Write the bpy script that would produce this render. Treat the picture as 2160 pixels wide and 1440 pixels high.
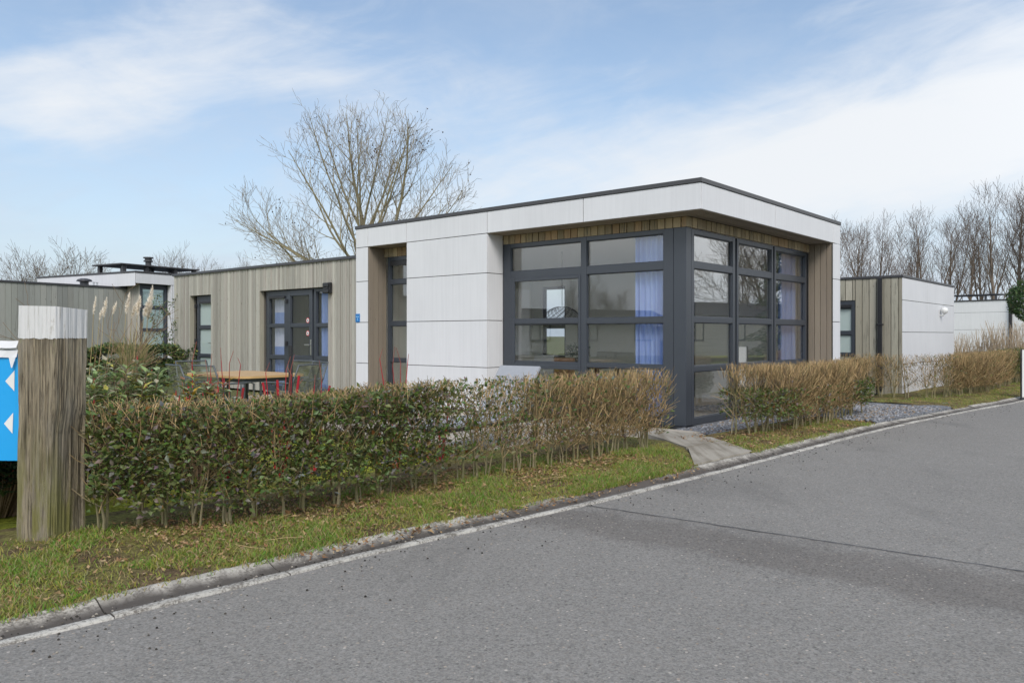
import bpy, bmesh, math, random
from mathutils import Vector, Matrix, noise
rad = math.radians
scn = bpy.context.scene
for o in list(bpy.data.objects):
    bpy.data.objects.remove(o)
COL = scn.collection
R = random.Random(7)

# ------------------------------------------------------------------ camera
cam = bpy.data.objects.new('camera', bpy.data.cameras.new('camera'))
COL.objects.link(cam)
cam.location = (0, 0, 1.30)
cam.rotation_euler = (rad(90), 0, 0)
cam.data.sensor_width = 36
cam.data.lens = 1665 / 2160 * 36
cam.data.shift_y = -14 / 2160
cam.data.clip_end = 3000
scn.camera = cam

# ------------------------------------------------------------------ exposure
scn.view_settings.view_transform = 'Standard'
scn.view_settings.look = 'None'
scn.view_settings.gamma = 1
scn.view_settings.exposure = 0.62
scn.cycles.max_bounces = 8
scn.cycles.transparent_max_bounces = 24

# ------------------------------------------------------------------ sun and sky
SUN_EL, SUN_AZ = 42, 172      # azimuth clockwise from +Y: behind the camera, a little to its right
sun = bpy.data.objects.new('sun', bpy.data.lights.new('sun', 'SUN'))
COL.objects.link(sun)
sun.data.energy = 1.5
sun.data.angle = rad(25)
sun.data.color = (1.0, 0.97, 0.93)
sun.rotation_euler = (rad(90 - SUN_EL), 0, rad(180 - SUN_AZ))

class NT:
    """Small helper to write node trees."""
    def __init__(s, tree):
        s.t = tree; s.n = tree.nodes; s.l = tree.links
    def node(s, typ, **kw):
        nd = s.n.new(typ)
        for k, v in kw.items():
            setattr(nd, k, v)
        return nd
    def put(s, sock, v):
        if hasattr(v, 'is_output') or isinstance(v, bpy.types.NodeSocket):
            s.l.new(v, sock)
        else:
            sock.default_value = v
    def m(s, op, a, b=0.0, c=0.0, clamp=False):
        nd = s.node('ShaderNodeMath', operation=op, use_clamp=clamp)
        s.put(nd.inputs[0], a); s.put(nd.inputs[1], b); s.put(nd.inputs[2], c)
        return nd.outputs[0]
    def mix(s, f, a, b, blend='MIX'):
        nd = s.node('ShaderNodeMix', data_type='RGBA', blend_type=blend)
        s.put(nd.inputs[0], f)
        s.put(nd.inputs[6], a if not isinstance(a, tuple) else (*a[:3], 1))
        s.put(nd.inputs[7], b if not isinstance(b, tuple) else (*b[:3], 1))
        return nd.outputs[2]
    def noise(s, vec, scale, detail=4, rough=0.55, dist=0.0):
        nd = s.node('ShaderNodeTexNoise')
        if vec is not None: s.put(nd.inputs['Vector'], vec)
        nd.inputs['Scale'].default_value = scale; nd.inputs['Detail'].default_value = detail
        nd.inputs['Roughness'].default_value = rough; nd.inputs['Distortion'].default_value = dist
        return nd.outputs[0]
    def voro(s, vec, scale, out='Distance'):
        nd = s.node('ShaderNodeTexVoronoi')
        if vec is not None: s.put(nd.inputs['Vector'], vec)
        nd.inputs['Scale'].default_value = scale
        return nd.outputs[out]
    def step(s, v, a, b):
        nd = s.node('ShaderNodeMapRange', interpolation_type='SMOOTHSTEP')
        s.put(nd.inputs[0], v); s.put(nd.inputs[1], a); s.put(nd.inputs[2], b)
        return nd.outputs[0]
    def scale(s, vec, x, y, z):
        nd = s.node('ShaderNodeMapping'); s.put(nd.inputs[0], vec)
        nd.inputs['Scale'].default_value = (x, y, z)
        return nd.outputs[0]
    def comb(s, x, y, z=0.0):
        nd = s.node('ShaderNodeCombineXYZ')
        s.put(nd.inputs[0], x); s.put(nd.inputs[1], y); s.put(nd.inputs[2], z)
        return nd.outputs[0]

world = bpy.data.worlds.new('World')
scn.world = world
world.use_nodes = True
w = NT(world.node_tree)
for nd in list(w.n): w.n.remove(nd)
sky = w.node('ShaderNodeTexSky', sky_type='NISHITA', sun_disc=False)
sky.sun_elevation = rad(SUN_EL); sky.sun_rotation = rad(SUN_AZ)
sky.air_density = 1.0; sky.dust_density = 1.6; sky.ozone_density = 1.4
tc = w.node('ShaderNodeTexCoord')
sep = w.node('ShaderNodeSeparateXYZ'); w.l.new(tc.outputs['Generated'], sep.inputs[0])
X, Y, Z = sep.outputs
az = w.m('ARCTAN2', X, Y)
el = w.m('ARCSINE', Z)
def blob(a0, e0, wa, we, slope=0.0):
    """soft elliptical weight round azimuth a0 / elevation e0 (degrees); slope tilts it"""
    da = w.m('SUBTRACT', az, rad(a0))
    de = w.m('SUBTRACT', w.m('SUBTRACT', el, rad(e0)), w.m('MULTIPLY', da, slope))
    q = w.m('ADD', w.m('POWER', w.m('ABSOLUTE', w.m('DIVIDE', da, rad(wa))), 2.0),
            w.m('POWER', w.m('ABSOLUTE', w.m('DIVIDE', de, rad(we))), 2.0))
    return w.m('EXPONENT', w.m('MULTIPLY', q, -1.0))
sk = w.m('SUBTRACT', el, w.m('MULTIPLY', az, 0.22))
n_big = w.noise(w.comb(w.m('MULTIPLY', az, 3.2), w.m('MULTIPLY', sk, 10.0), 1.7), 1.0, 7, 0.56, 0.9)
n_fine = w.noise(w.comb(w.m('MULTIPLY', az, 7.0), w.m('MULTIPLY', sk, 34.0), 4.1), 1.0, 6, 0.6, 0.6)
n_puff = w.noise(w.comb(w.m('MULTIPLY', az, 6.5), w.m('MULTIPLY', el, 15.0), 8.2), 1.0, 6, 0.6, 0.5)
wisps = w.m('ADD', w.m('MULTIPLY', n_big, 0.58), w.m('ADD', w.m('MULTIPLY', n_fine, 0.20), w.m('MULTIPLY', n_puff, 0.30)))
bias = 0.0
for args, k in (((15, 11.0, 17, 4.6, 0.10), 0.40), ((33, 14, 13, 6.0, 0.15), 0.36), ((10, 8, 60, 4, 0), 0.10),
                ((-29, 15.0, 9.0, 3.2, 0.30), 0.40), ((-19, 20.5, 12, 4.2, -0.10), 0.20),
                ((-8, 17.0, 16, 3.0, -0.15), 0.12), ((0, 3.0, 60, 3.4, 0), 0.10),
                ((68, 18, 26, 16, 0), 0.75), ((-100, 20, 32, 18, 0), 0.6), ((180, 35, 70, 25, 0), 0.25)):
    bias = w.m('ADD', bias, w.m('MULTIPLY', blob(*args), k))
cover = w.step(w.m('ADD', wisps, bias), 0.58, 1.10)
veil = w.m('MULTIPLY', w.m('EXPONENT', w.m('MULTIPLY', w.m('MAXIMUM', el, 0.0), -4.8)), 0.92)
veil = w.m('ADD', veil, w.m('MULTIPLY', w.step(n_puff, 0.30, 0.75), 0.24))
sky_col = w.mix(1.0, sky.outputs[0], (1.37, 1.385, 1.34), 'MULTIPLY')
hazy = w.mix(veil, sky_col, (4.5, 5.15, 6.15))
c2 = w.mix(w.m('MULTIPLY', cover, 0.95, 0, True), hazy, (6.75, 6.95, 7.2))
glow = w.m('ADD', 1.0, w.m('ADD', w.m('MULTIPLY', blob(72, 20, 24, 20), 0.9), w.m('MULTIPLY', blob(-102, 22, 30, 22), 1.1)))      # unseen sky brightened right and left, added for the window reflections
c2 = w.mix(1.0, c2, w.comb(glow, glow, glow), 'MULTIPLY')
below = w.step(Z, -0.01, -0.05)
bg = w.node('ShaderNodeBackground')
w.l.new(w.mix(below, c2, (1.6, 1.6, 1.5)), bg.inputs[0])
bg.inputs[1].default_value = 0.085
wo = w.node('ShaderNodeOutputWorld')
w.l.new(bg.outputs[0], wo.inputs[0])

# ------------------------------------------------------------------ mesh helpers
class MB:
    """Collects geometry for ONE mesh object; a colour per vertex (attribute Col)."""
    def __init__(s):
        s.v = []; s.f = []; s.c = []; s.mi = []; s.cur = 0
    def face(s, pts, col=(1, 1, 1)):
        i = len(s.v)
        s.v += [tuple(p) for p in pts]; s.c += [col] * len(pts)
        s.f.append(tuple(range(i, i + len(pts)))); s.mi.append(s.cur)
    def box(s, x0, x1, y0, y1, z0, z1, col=(1, 1, 1), T=None):
        if x0 > x1: x0, x1 = x1, x0
        if y0 > y1: y0, y1 = y1, y0
        if z0 > z1: z0, z1 = z1, z0
        P = [(x0, y0, z0), (x1, y0, z0), (x1, y1, z0), (x0, y1, z0), (x0, y0, z1), (x1, y0, z1), (x1, y1, z1), (x0, y1, z1)]
        F = [(0, 3, 2, 1), (4, 5, 6, 7), (0, 1, 5, 4), (1, 2, 6, 5), (2, 3, 7, 6), (3, 0, 4, 7)]
        flip = False
        if T:
            P = [T(*p) for p in P]
            a, b, c = (Vector(P[k]) - Vector(P[0]) for k in (1, 3, 4))
            flip = a.cross(b).dot(c) < 0
        i = len(s.v)
        s.v += P; s.c += [col] * 8
        for f in F:
            f = f[::-1] if flip else f
            s.f.append(tuple(i + k for k in f)); s.mi.append(s.cur)
    def tube(s, pts, rs, n=4, col=(1, 1, 1), col2=None, cap=False):
        i0 = len(s.v); m = len(pts)
        d = Vector(pts[1]) - Vector(pts[0])
        up = Vector((0, 0, 1)) if abs(d.z) < 0.9 * d.length else Vector((1, 0, 0))
        a = d.cross(up).normalized()
        for k in range(m):
            p = Vector(pts[k])
            d = Vector(pts[min(k + 1, m - 1)]) - Vector(pts[max(k - 1, 0)])
            if d.length < 1e-9: d = Vector((0, 0, 1))
            d.normalize()
            a = a - d * a.dot(d)
            a = a.normalized() if a.length > 1e-6 else d.orthogonal().normalized()
            b = d.cross(a)
            r = rs[k] if hasattr(rs, '__len__') else rs
            cc = col if col2 is None else tuple(col[q] + (col2[q] - col[q]) * k / (m - 1) for q in range(3))
            for j in range(n):
                t = 2 * math.pi * j / n
                s.v.append(tuple(p + a * (r * math.cos(t)) + b * (r * math.sin(t)))); s.c.append(cc)
        for k in range(m - 1):
            for j in range(n):
                q = (j + 1) % n
                s.f.append((i0 + k * n + j, i0 + k * n + q, i0 + (k + 1) * n + q, i0 + (k + 1) * n + j)); s.mi.append(s.cur)
        if cap:
            s.f.append(tuple(i0 + j for j in range(n))[::-1]); s.mi.append(s.cur)
            s.f.append(tuple(i0 + (m - 1) * n + j for j in range(n))); s.mi.append(s.cur)
    def leaf(s, p, d, nrm, L, W, col, fold=0.25):
        p = Vector(p); d = Vector(d).normalized()
        side = d.cross(Vector(nrm))
        if side.length < 1e-6: side = d.orthogonal()
        side.normalize(); up = side.cross(d)
        i = len(s.v)
        mid = p + d * (L * 0.45) + up * (W * fold)
        tip = p + d * L - up * (W * fold * 0.6)
        s.v += [tuple(p), tuple(mid + side * (W * 0.5)), tuple(tip), tuple(mid - side * (W * 0.5)), tuple(p + d * (L * 0.5))]
        s.c += [col] * 5
        s.f += [(i, i + 4, i + 1), (i + 4, i + 2, i + 1), (i, i + 3, i + 4), (i + 4, i + 3, i + 2)]
        s.mi += [s.cur] * 4
    def lathe(s, prof, cx, cy, n=20, col=(1, 1, 1)):
        i0 = len(s.v); m = len(prof)
        for r, z in prof:
            for j in range(n):
                t = 2 * math.pi * j / n
                s.v.append((cx + r * math.cos(t), cy + r * math.sin(t), z)); s.c.append(col)
        for k in range(m - 1):
            for j in range(n):
                q = (j + 1) % n
                s.f.append((i0 + k * n + j, i0 + k * n + q, i0 + (k + 1) * n + q, i0 + (k + 1) * n + j)); s.mi.append(s.cur)
        s.f.append(tuple(i0 + (m - 1) * n + j for j in range(n))); s.mi.append(s.cur)
    def build(s, name, mats, parent=None, smooth=False, bevel=0.0, loc=None, rotz=None):
        me = bpy.data.meshes.new(name)
        me.from_pydata(s.v, [], s.f)
        if not isinstance(mats, (list, tuple)): mats = [mats]
        for mt in mats: me.materials.append(mt)
        if len(mats) > 1: me.polygons.foreach_set('material_index', s.mi)
        at = me.color_attributes.new('Col', 'FLOAT_COLOR', 'POINT')
        flat = []
        for c in s.c: flat += (c[0], c[1], c[2], 1.0)
        at.data.foreach_set('color', flat)
        if smooth: me.polygons.foreach_set('use_smooth', [True] * len(s.f))
        me.update()
        o = bpy.data.objects.new(name, me)
        COL.objects.link(o)
        if parent: o.parent = parent
        if loc is not None: o.location = loc
        if rotz is not None: o.rotation_euler = (0, 0, rotz)
        if bevel:
            b = o.modifiers.new('bevel', 'BEVEL'); b.width = bevel; b.segments = 2; b.limit_method = 'ANGLE'
        return o

def tag(o, label=None, cat=None, group=None, kind=None):
    if label: o['label'] = label
    if cat: o['category'] = cat
    if group: o['group'] = group
    if kind: o['kind'] = kind
    return o
def thing(name, loc=(0, 0, 0), rz=0.0, label=None, cat=None, group=None):
    o = bpy.data.objects.new(name, None)
    COL.objects.link(o); o.location = loc; o.rotation_euler = (0, 0, rz); o.empty_display_size = 0.2
    return tag(o, label, cat, group)
def copy_tree(o, parent=None):
    c = o.copy(); COL.objects.link(c)
    if parent: c.parent = parent
    for ch in list(o.children): copy_tree(ch, c)
    return c
def font(name, text, size, mat, parent, loc, rot, ext=0.002):
    cu = bpy.data.curves.new(name, 'FONT'); cu.body = text; cu.size = size; cu.extrude = ext
    cu.align_x = 'CENTER'; cu.align_y = 'CENTER'; cu.materials.append(mat)
    tmp = bpy.data.objects.new(name, cu); COL.objects.link(tmp)
    dg = bpy.context.evaluated_depsgraph_get()
    me = bpy.data.meshes.new_from_object(tmp.evaluated_get(dg)); bpy.data.objects.remove(tmp); bpy.data.curves.remove(cu)
    o = bpy.data.objects.new(name, me); COL.objects.link(o); o.parent = parent; o.location = loc; o.rotation_euler = rot
    return o

# ------------------------------------------------------------------ materials
MATS = {}
def new_mat(name):
    m = bpy.data.materials.new(name); m.use_nodes = True
    t = NT(m.node_tree)
    b = t.n['Principled BSDF']
    MATS[name] = m
    return m, t, b
def objco(t): return t.node('ShaderNodeTexCoord').outputs['Object']
def vcol(t):
    return t.node('ShaderNodeAttribute', attribute_name='Col').outputs['Color']
def bump(t, b, h, strength=0.3, dist=0.01):
    n = t.node('ShaderNodeBump'); n.inputs['Strength'].default_value = strength; n.inputs['Distance'].default_value = dist
    t.put(n.inputs['Height'], h); t.l.new(n.outputs[0], b.inputs['Normal'])
def plain(name, col, rough=0.5, metal=0.0, var=0.12, sc=9.0):
    m, t, b = new_mat(name)
    n = t.noise(objco(t), sc, 5, 0.6)
    t.put(b.inputs['Base Color'], t.mix(n, tuple(c * (1 - var) for c in col), tuple(c * (1 + var) for c in col)))
    b.inputs['Roughness'].default_value = rough; b.inputs['Metallic'].default_value = metal
    return m
def colmat(name, rough=0.6, var=0.25, sc=40.0, spec=0.4, trans=0.0):
    """colour from the mesh's own per-piece colour, with small noise"""
    m, t, b = new_mat(name)
    c = vcol(t)
    n = t.noise(objco(t), sc, 3, 0.6)
    v = t.m('ADD', 1 - var, t.m('MULTIPLY', n, 2 * var))
    cc = t.mix(1.0, c, t.comb(v, v, v), 'MULTIPLY')
    t.put(b.inputs['Base Color'], cc)
    b.inputs['Roughness'].default_value = rough
    b.inputs['Specular IOR Level'].default_value = spec
    if trans:
        tr = t.node('ShaderNodeBsdfTranslucent'); t.put(tr.inputs[0], cc)
        mx = t.node('ShaderNodeMixShader'); mx.inputs[0].default_value = trans
        t.l.new(b.outputs[0], mx.inputs[1]); t.l.new(tr.outputs[0], mx.inputs[2])
        t.l.new(mx.outputs[0], t.n['Material Output'].inputs[0])
    return m

M_leaf = colmat('leaf', 0.5, 0.3, 30, 0.4, 0.22)
M_twig = colmat('twig', 0.8, 0.3, 60, 0.2)
M_bark = colmat('bark', 0.9, 0.35, 14, 0.15)
M_grass = colmat('grass_blade', 0.6, 0.15, 20, 0.3, 0.25)
M_litter = colmat('dead_leaf', 0.8, 0.3, 50, 0.2, 0.1)

# white fibre-cement panels: faint vertical rain streaks
def panel_mat(name, base):
    m, t, b = new_mat(name)
    co = objco(t)
    st = t.noise(t.scale(co, 22, 22, 0.8), 1.0, 5, 0.65)
    cl = t.noise(co, 1.3, 4, 0.5)
    fine = t.noise(co, 160, 3, 0.6)
    k = t.m('ADD', t.m('MULTIPLY', st, 0.45), t.m('ADD', t.m('MULTIPLY', cl, 0.35), t.m('MULTIPLY', fine, 0.2)))
    c = t.mix(t.step(k, 0.3, 0.7), tuple(x * 0.925 for x in base), tuple(x * 1.04 for x in base))
    t.put(b.inputs['Base Color'], c)
    b.inputs['Roughness'].default_value = 0.62
    bump(t, b, fine, 0.12, 0.004)
    return m
M_panel = panel_mat('white_panel', (0.66, 0.66, 0.67))
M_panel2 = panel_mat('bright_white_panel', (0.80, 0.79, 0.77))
M_trim = plain('roof_trim', (0.050, 0.049, 0.052), 0.45, 0.0, 0.1, 3)
M_frame = plain('anthracite_frame', (0.045, 0.052, 0.064), 0.38, 0.0, 0.08, 4)
M_black = plain('black_metal', (0.018, 0.018, 0.02), 0.45, 0.0, 0.2, 8)
M_darkgap = plain('dark_gap', (0.045, 0.045, 0.030), 0.9)
M_metal = plain('steel', (0.62, 0.62, 0.62), 0.28, 1.0, 0.05, 5)
M_white = plain('white_plastic', (0.72, 0.72, 0.70), 0.4, 0, 0.05)
M_red = plain('red_sticker', (0.62, 0.03, 0.05), 0.4, 0, 0.05)
M_roof = plain('roof_felt', (0.06, 0.06, 0.062), 0.9)

def timber(name, rough=0.8, streak=1.0, green=0.0):
    """weathered boards: board tone comes from Col, grain runs along Z"""
    m, t, b = new_mat(name)
    co = objco(t)
    g1 = t.noise(t.scale(co, 75, 75, 2.2), 1.0, 6, 0.7, 0.3)
    g2 = t.noise(t.scale(co, 150, 150, 3.0), 1.0, 4, 0.6)
    bl = t.noise(t.scale(co, 5, 5, 0.9), 1.0, 4, 0.6)
    kn = t.step(t.voro(t.scale(co, 7, 7, 2.2), 1.0), 0.09, 0.02)
    v = t.m('ADD', 0.62, t.m('ADD', t.m('MULTIPLY', g1, 0.45), t.m('ADD', t.m('MULTIPLY', g2, 0.18), t.m('MULTIPLY', bl, 0.16))))
    c = t.mix(1.0, vcol(t), t.comb(v, v, v), 'MULTIPLY')
    dark = t.m('MULTIPLY', t.step(g1, 0.50, 0.64), t.m('MULTIPLY', t.step(bl, 0.40, 0.62), 0.7 * streak), 0, True)
    c = t.mix(dark, c, (0.10, 0.095, 0.08))
    c = t.mix(t.m('MULTIPLY', kn, 0.65), c, (0.09, 0.07, 0.05))
    t.put(b.inputs['Base Color'], c)
    b.inputs['Roughness'].default_value = rough
    b.inputs['Specular IOR Level'].default_value = 0.2
    bump(t, b, g1, 0.25, 0.004)
    return m
M_timber = timber('weathered_cladding', 0.8, 0.8)
M_timber2 = timber('stained_cladding', 0.8, 1.7)

# glass: transparent with a mirror whose strength follows the viewing angle (both faces of the pane)
def glass_mat(name, gain, tint, rough=0.0):
    m, t, b = new_mat(name)
    t.n.remove(b)
    ge = t.node('ShaderNodeNewGeometry')
    dp = t.node('ShaderNodeVectorMath', operation='DOT_PRODUCT')
    t.l.new(ge.outputs['Incoming'], dp.inputs[0]); t.l.new(ge.outputs['Normal'], dp.inputs[1])
    cs = t.m('ABSOLUTE', dp.outputs['Value'])
    F = t.m('ADD', 0.042, t.m('MULTIPLY', t.m('POWER', t.m('SUBTRACT', 1.0, cs, 0, True), 3.7), 0.95))
    F = t.m('MULTIPLY', F, gain, 0, True)
    tr = t.node('ShaderNodeBsdfTransparent'); tr.inputs[0].default_value = (*tint, 1)
    gl = t.node('ShaderNodeBsdfGlossy'); gl.inputs['Roughness'].default_value = rough
    mx = t.node('ShaderNodeMixShader'); t.l.new(F, mx.inputs[0])
    t.l.new(tr.outputs[0], mx.inputs[1]); t.l.new(gl.outputs[0], mx.inputs[2])
    t.l.new(mx.outputs[0], t.n['Material Output'].inputs[0])
    return m
M_glass = glass_mat('window_glass', 1.9, (0.97, 0.98, 0.975))
def frosted():
    m, t, b = new_mat('frosted_glass')
    b.inputs['Base Color'].default_value = (0.42, 0.50, 0.48, 1)
    b.inputs['Roughness'].default_value = 0.06
    b.inputs['Coat Weight'].default_value = 1.0; b.inputs['Coat Roughness'].default_value = 0.02
    return m
M_frost = frosted()

def asphalt(name, base, spk, rough_bump=0.5, var=1.0, base2=None):
    m, t, b = new_mat(name)
    co = objco(t)
    big = t.noise(co, 0.55, 5, 0.6, 0.4)
    mid = t.noise(co, 3.2, 5, 0.65)
    grit = t.noise(co, 34, 4, 0.75)
    fine = t.noise(co, 120, 3, 0.8)
    def cells(scale):
        v = t.node('ShaderNodeTexVoronoi'); t.l.new(co, v.inputs['Vector']); v.inputs['Scale'].default_value = scale
        sc = t.node('ShaderNodeSeparateColor'); t.l.new(v.outputs['Color'], sc.inputs[0])
        return v.outputs['Distance'], sc.outputs[0], sc.outputs[1], sc.outputs[2]
    if base2:      # worn trench: the mesh colour runs from 0 at the ragged edge to 1 inside
        base = t.mix(t.step(t.m('ADD', t.node('ShaderNodeAttribute', attribute_name='Col').outputs['Fac'], t.m('MULTIPLY', t.m('SUBTRACT', mid, 0.5), 2.2)), 0.15, 1.05), base, base2)
    d1, r1, q1, w1 = cells(120)
    d2, r2, q2, w2 = cells(46)
    v = t.m('ADD', 0.45, t.m('ADD', t.m('MULTIPLY', big, 0.20), t.m('ADD', t.m('MULTIPLY', mid, 0.16), t.m('ADD', t.m('MULTIPLY', t.step(grit, 0.3, 0.7), 0.20), t.m('MULTIPLY', t.step(fine, 0.3, 0.7), 0.22)))))
    v = t.m('ADD', v, t.m('MULTIPLY', t.m('SUBTRACT', r1, 0.5), 0.42 * var))
    v = t.m('MAXIMUM', v, 0.14)
    c = t.mix(1.0, base, t.comb(v, v, v), 'MULTIPLY')
    c = t.mix(t.m('MULTIPLY', t.m('GREATER_THAN', q1, 0.82), 0.25), c, t.mix(w1, (0.27, 0.20, 0.14), (0.20, 0.20, 0.19)))
    pick = t.m('MULTIPLY', t.m('GREATER_THAN', r2, 1 - spk), t.m('LESS_THAN', d2, 0.30))
    c = t.mix(t.m('MULTIPLY', pick, 0.7), c, t.mix(q2, (0.34, 0.25, 0.17), (0.62, 0.56, 0.48)))
    dk = t.m('MULTIPLY', t.m('LESS_THAN', r2, 0.10), t.m('LESS_THAN', d2, 0.34))
    c = t.mix(t.m('MULTIPLY', dk, 0.45), c, (0.045, 0.042, 0.038))
    st = t.m('MULTIPLY', t.step(t.noise(t.scale(co, 0.9, 0.45, 1), 1.0, 5, 0.6, 0.8), 0.52, 0.74), 0.38)
    c = t.mix(st, c, (0.088, 0.080, 0.070))
    t.put(b.inputs['Base Color'], c)
    t.put(b.inputs['Roughness'], t.m('SUBTRACT', 0.86, t.m('MULTIPLY', st, 0.5)))
    b.inputs['Specular IOR Level'].default_value = 0.35
    bump(t, b, t.m('ADD', fine, r1), rough_bump, 0.006)
    return m
M_road = asphalt('asphalt', (0.282, 0.266, 0.239), 0.085)
M_patch = asphalt('asphalt_patch', (0.282, 0.266, 0.239), 0.07, 0.7, 1.15, (0.212, 0.194, 0.172))
M_tar = plain('tar_seam', (0.035, 0.035, 0.036), 0.6)

def kerbmat():
    m, t, b = new_mat('kerb_concrete')
    co = objco(t)
    n1 = t.noise(co, 58, 5, 0.8); n2 = t.noise(co, 6, 5, 0.65)
    dirt = t.m('MULTIPLY', t.step(t.m('ADD', t.m('MULTIPLY', n1, 0.75), t.m('MULTIPLY', n2, 0.45)), 0.52, 0.72), 0.85)
    c = t.mix(dirt, vcol(t), (0.085, 0.072, 0.058))
    t.put(b.inputs['Base Color'], c); b.inputs['Roughness'].default_value = 0.9
    bump(t, b, n1, 0.6, 0.006)
    return m
M_kerb = kerbmat()

def soilmat(name, a, bcol, c3, sc=2.0):
    m, t, b = new_mat(name)
    co = objco(t)
    n1 = t.noise(co, sc, 6, 0.65, 0.3); n2 = t.noise(co, 32, 6, 0.8); n3 = t.noise(co, 0.9, 4, 0.6)
    c = t.mix(t.step(n1, 0.36, 0.62), a, bcol)
    c = t.mix(t.m('MULTIPLY', t.step(n3, 0.48, 0.7), 0.7), c, c3)
    v = t.m('ADD', 0.35, t.m('MULTIPLY', t.step(n2, 0.3, 0.7), 1.25))
    c = t.mix(1.0, c, t.comb(v, v, v), 'MULTIPLY')
    t.put(b.inputs['Base Color'], c); b.inputs['Roughness'].default_value = 0.95
    b.inputs['Specular IOR Level'].default_value = 0.1
    bump(t, b, n2, 0.9, 0.02)
    return m
M_verge = soilmat('verge_soil', (0.12, 0.085, 0.05), (0.21, 0.20, 0.06), (0.17, 0.12, 0.07), 2.6)
M_lawn = soilmat('mossy_lawn', (0.20, 0.21, 0.035), (0.25, 0.27, 0.03), (0.14, 0.17, 0.04), 1.2)
M_ground = soilmat('far_ground', (0.10, 0.12, 0.04), (0.13, 0.13, 0.06), (0.12, 0.10, 0.06), 0.4)

def gravelmat():
    m, t, b = new_mat('grey_gravel')
    co = objco(t)
    cell = t.node('ShaderNodeTexVoronoi'); t.l.new(co, cell.inputs['Vector']); cell.inputs['Scale'].default_value = 48
    sc = t.node('ShaderNodeSeparateColor'); t.l.new(cell.outputs['Color'], sc.inputs[0])
    c = t.mix(sc.outputs[0], (0.09, 0.095, 0.105), (0.30, 0.305, 0.32))
    gv = t.m('ADD', 0.45, t.m('MULTIPLY', t.step(t.noise(co, 11, 5, 0.8), 0.3, 0.7), 1.1))
    c = t.mix(1.0, c, t.comb(gv, gv, gv), 'MULTIPLY')
    c = t.mix(t.m('MULTIPLY', t.step(t.noise(co, 1.6, 5, 0.6), 0.58, 0.72), 0.6), c, (0.22, 0.17, 0.11))
    t.put(b.inputs['Base Color'], c); b.inputs['Roughness'].default_value = 0.85
    bump(t, b, t.m('SUBTRACT', 1.0, cell.outputs['Distance']), 1.0, 0.02)
    return m
M_gravel = gravelmat()
def slabmat(name, a, b2):
    m, t, b = new_mat(name)
    co = objco(t)
    mp = t.node('ShaderNodeMapping'); t.l.new(co, mp.inputs[0]); mp.inputs['Rotation'].default_value = (0, 0, rad(-10)); mp.inputs['Scale'].default_value = (9, 0.7, 1)
    s1 = t.noise(mp.outputs[0], 1.0, 5, 0.65, 0.3); s2 = t.noise(co, 40, 4, 0.7); s3 = t.noise(co, 2.2, 4, 0.6)
    k = t.m('ADD', t.m('MULTIPLY', s1, 0.6), t.m('MULTIPLY', s3, 0.4))
    c = t.mix(t.step(k, 0.36, 0.62), a, b2)
    v = t.m('ADD', 0.8, t.m('MULTIPLY', s2, 0.4))
    c = t.mix(1.0, c, t.comb(v, v, v), 'MULTIPLY')
    t.put(b.inputs['Base Color'], c); b.inputs['Roughness'].default_value = 0.85
    bump(t, b, s2, 0.3, 0.004)
    return m
M_slab = slabmat('concrete_slab', (0.20, 0.172, 0.13), (0.37, 0.335, 0.275))
M_terrace = slabmat('terrace_paving', (0.33, 0.29, 0.23), (0.45, 0.40, 0.33))

# ------------------------------------------------------------------ ground, road, kerb
LIP = [(-14, -9.5), (-7.2, -2.0), (-4.2, 1.15), (-2.14, 3.30), (-1.439, 4.02), (-0.695, 4.80), (0.537, 5.98), (2.038, 7.54), (3.763, 9.40),
       (5.306, 11.04), (7.6, 13.25), (10.03, 15.47), (14.5, 19.9), (24, 29.5), (60, 66)]
def polyline(pts, step=0.1):
    """Catmull-Rom through pts, resampled evenly"""
    P = [Vector((*p, 0)) for p in pts]
    out = []
    for i in range(len(P) - 1):
        p0 = P[max(i - 1, 0)]; p1 = P[i]; p2 = P[i + 1]; p3 = P[min(i + 2, len(P) - 1)]
        n = max(2, int((p2 - p1).length / 0.05))
        t0, t1, t2 = 0, (p1 - p0).length ** 0.5 or 1e-3, 0
        for k in range(n):
            t = k / n
            q = 0.5 * ((2 * p1) + (p2 - p0) * t + (2 * p0 - 5 * p1 + 4 * p2 - p3) * t * t + (3 * p1 - p0 - 3 * p2 + p3) * t ** 3) if 0 < i < len(P) - 2 and max((p1 - p0).length, (p3 - p2).length) < 4 * (p2 - p1).length else p1.lerp(p2, t)
            out.append(q)
    out.append(P[-1])
    res = [out[0]]; acc = 0
    for a, b in zip(out, out[1:]):
        L = (b - a).length
        while acc + L >= step:
            a = a.lerp(b, (step - acc) / L); L = (b - a).length; acc = 0
            res.append(a.copy())
        acc += L
    return res
KS = polyline(LIP, 0.1)
KN = len(KS)
def kerb(s, d, z=0.0):
    """s metres along the kerb line, d metres from the road towards the houses"""
    x = max(0, min(KN - 2.001, s / 0.1)); i = int(x)
    a, b = KS[i], KS[i + 1]
    p = a.lerp(b, x - i)
    i2 = max(0, i - 4); j2 = min(KN - 1, i + 5)
    t = (KS[j2] - KS[i2]).normalized()
    return Vector((p.x - t.y * d, p.y + t.x * d, z))
def s_of(x, y):
    return 0.1 * min(range(KN), key=lambda i: (KS[i].x - x) ** 2 + (KS[i].y - y) ** 2)
def d_of(x, y):
    s = s_of(x, y)
    return (Vector((x, y, 0)) - kerb(s, 0)).length
S0 = s_of(-2.14, 3.30)      # kerb where it enters the picture on the left
S_PATH0, S_PATH1 = s_of(1.98, 7.48), s_of(2.78, 8.33)
S_DRV0, S_DRV1 = s_of(5.4, 11.15), s_of(7.75, 13.4)
S_END = KN * 0.1 - 0.5

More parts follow.
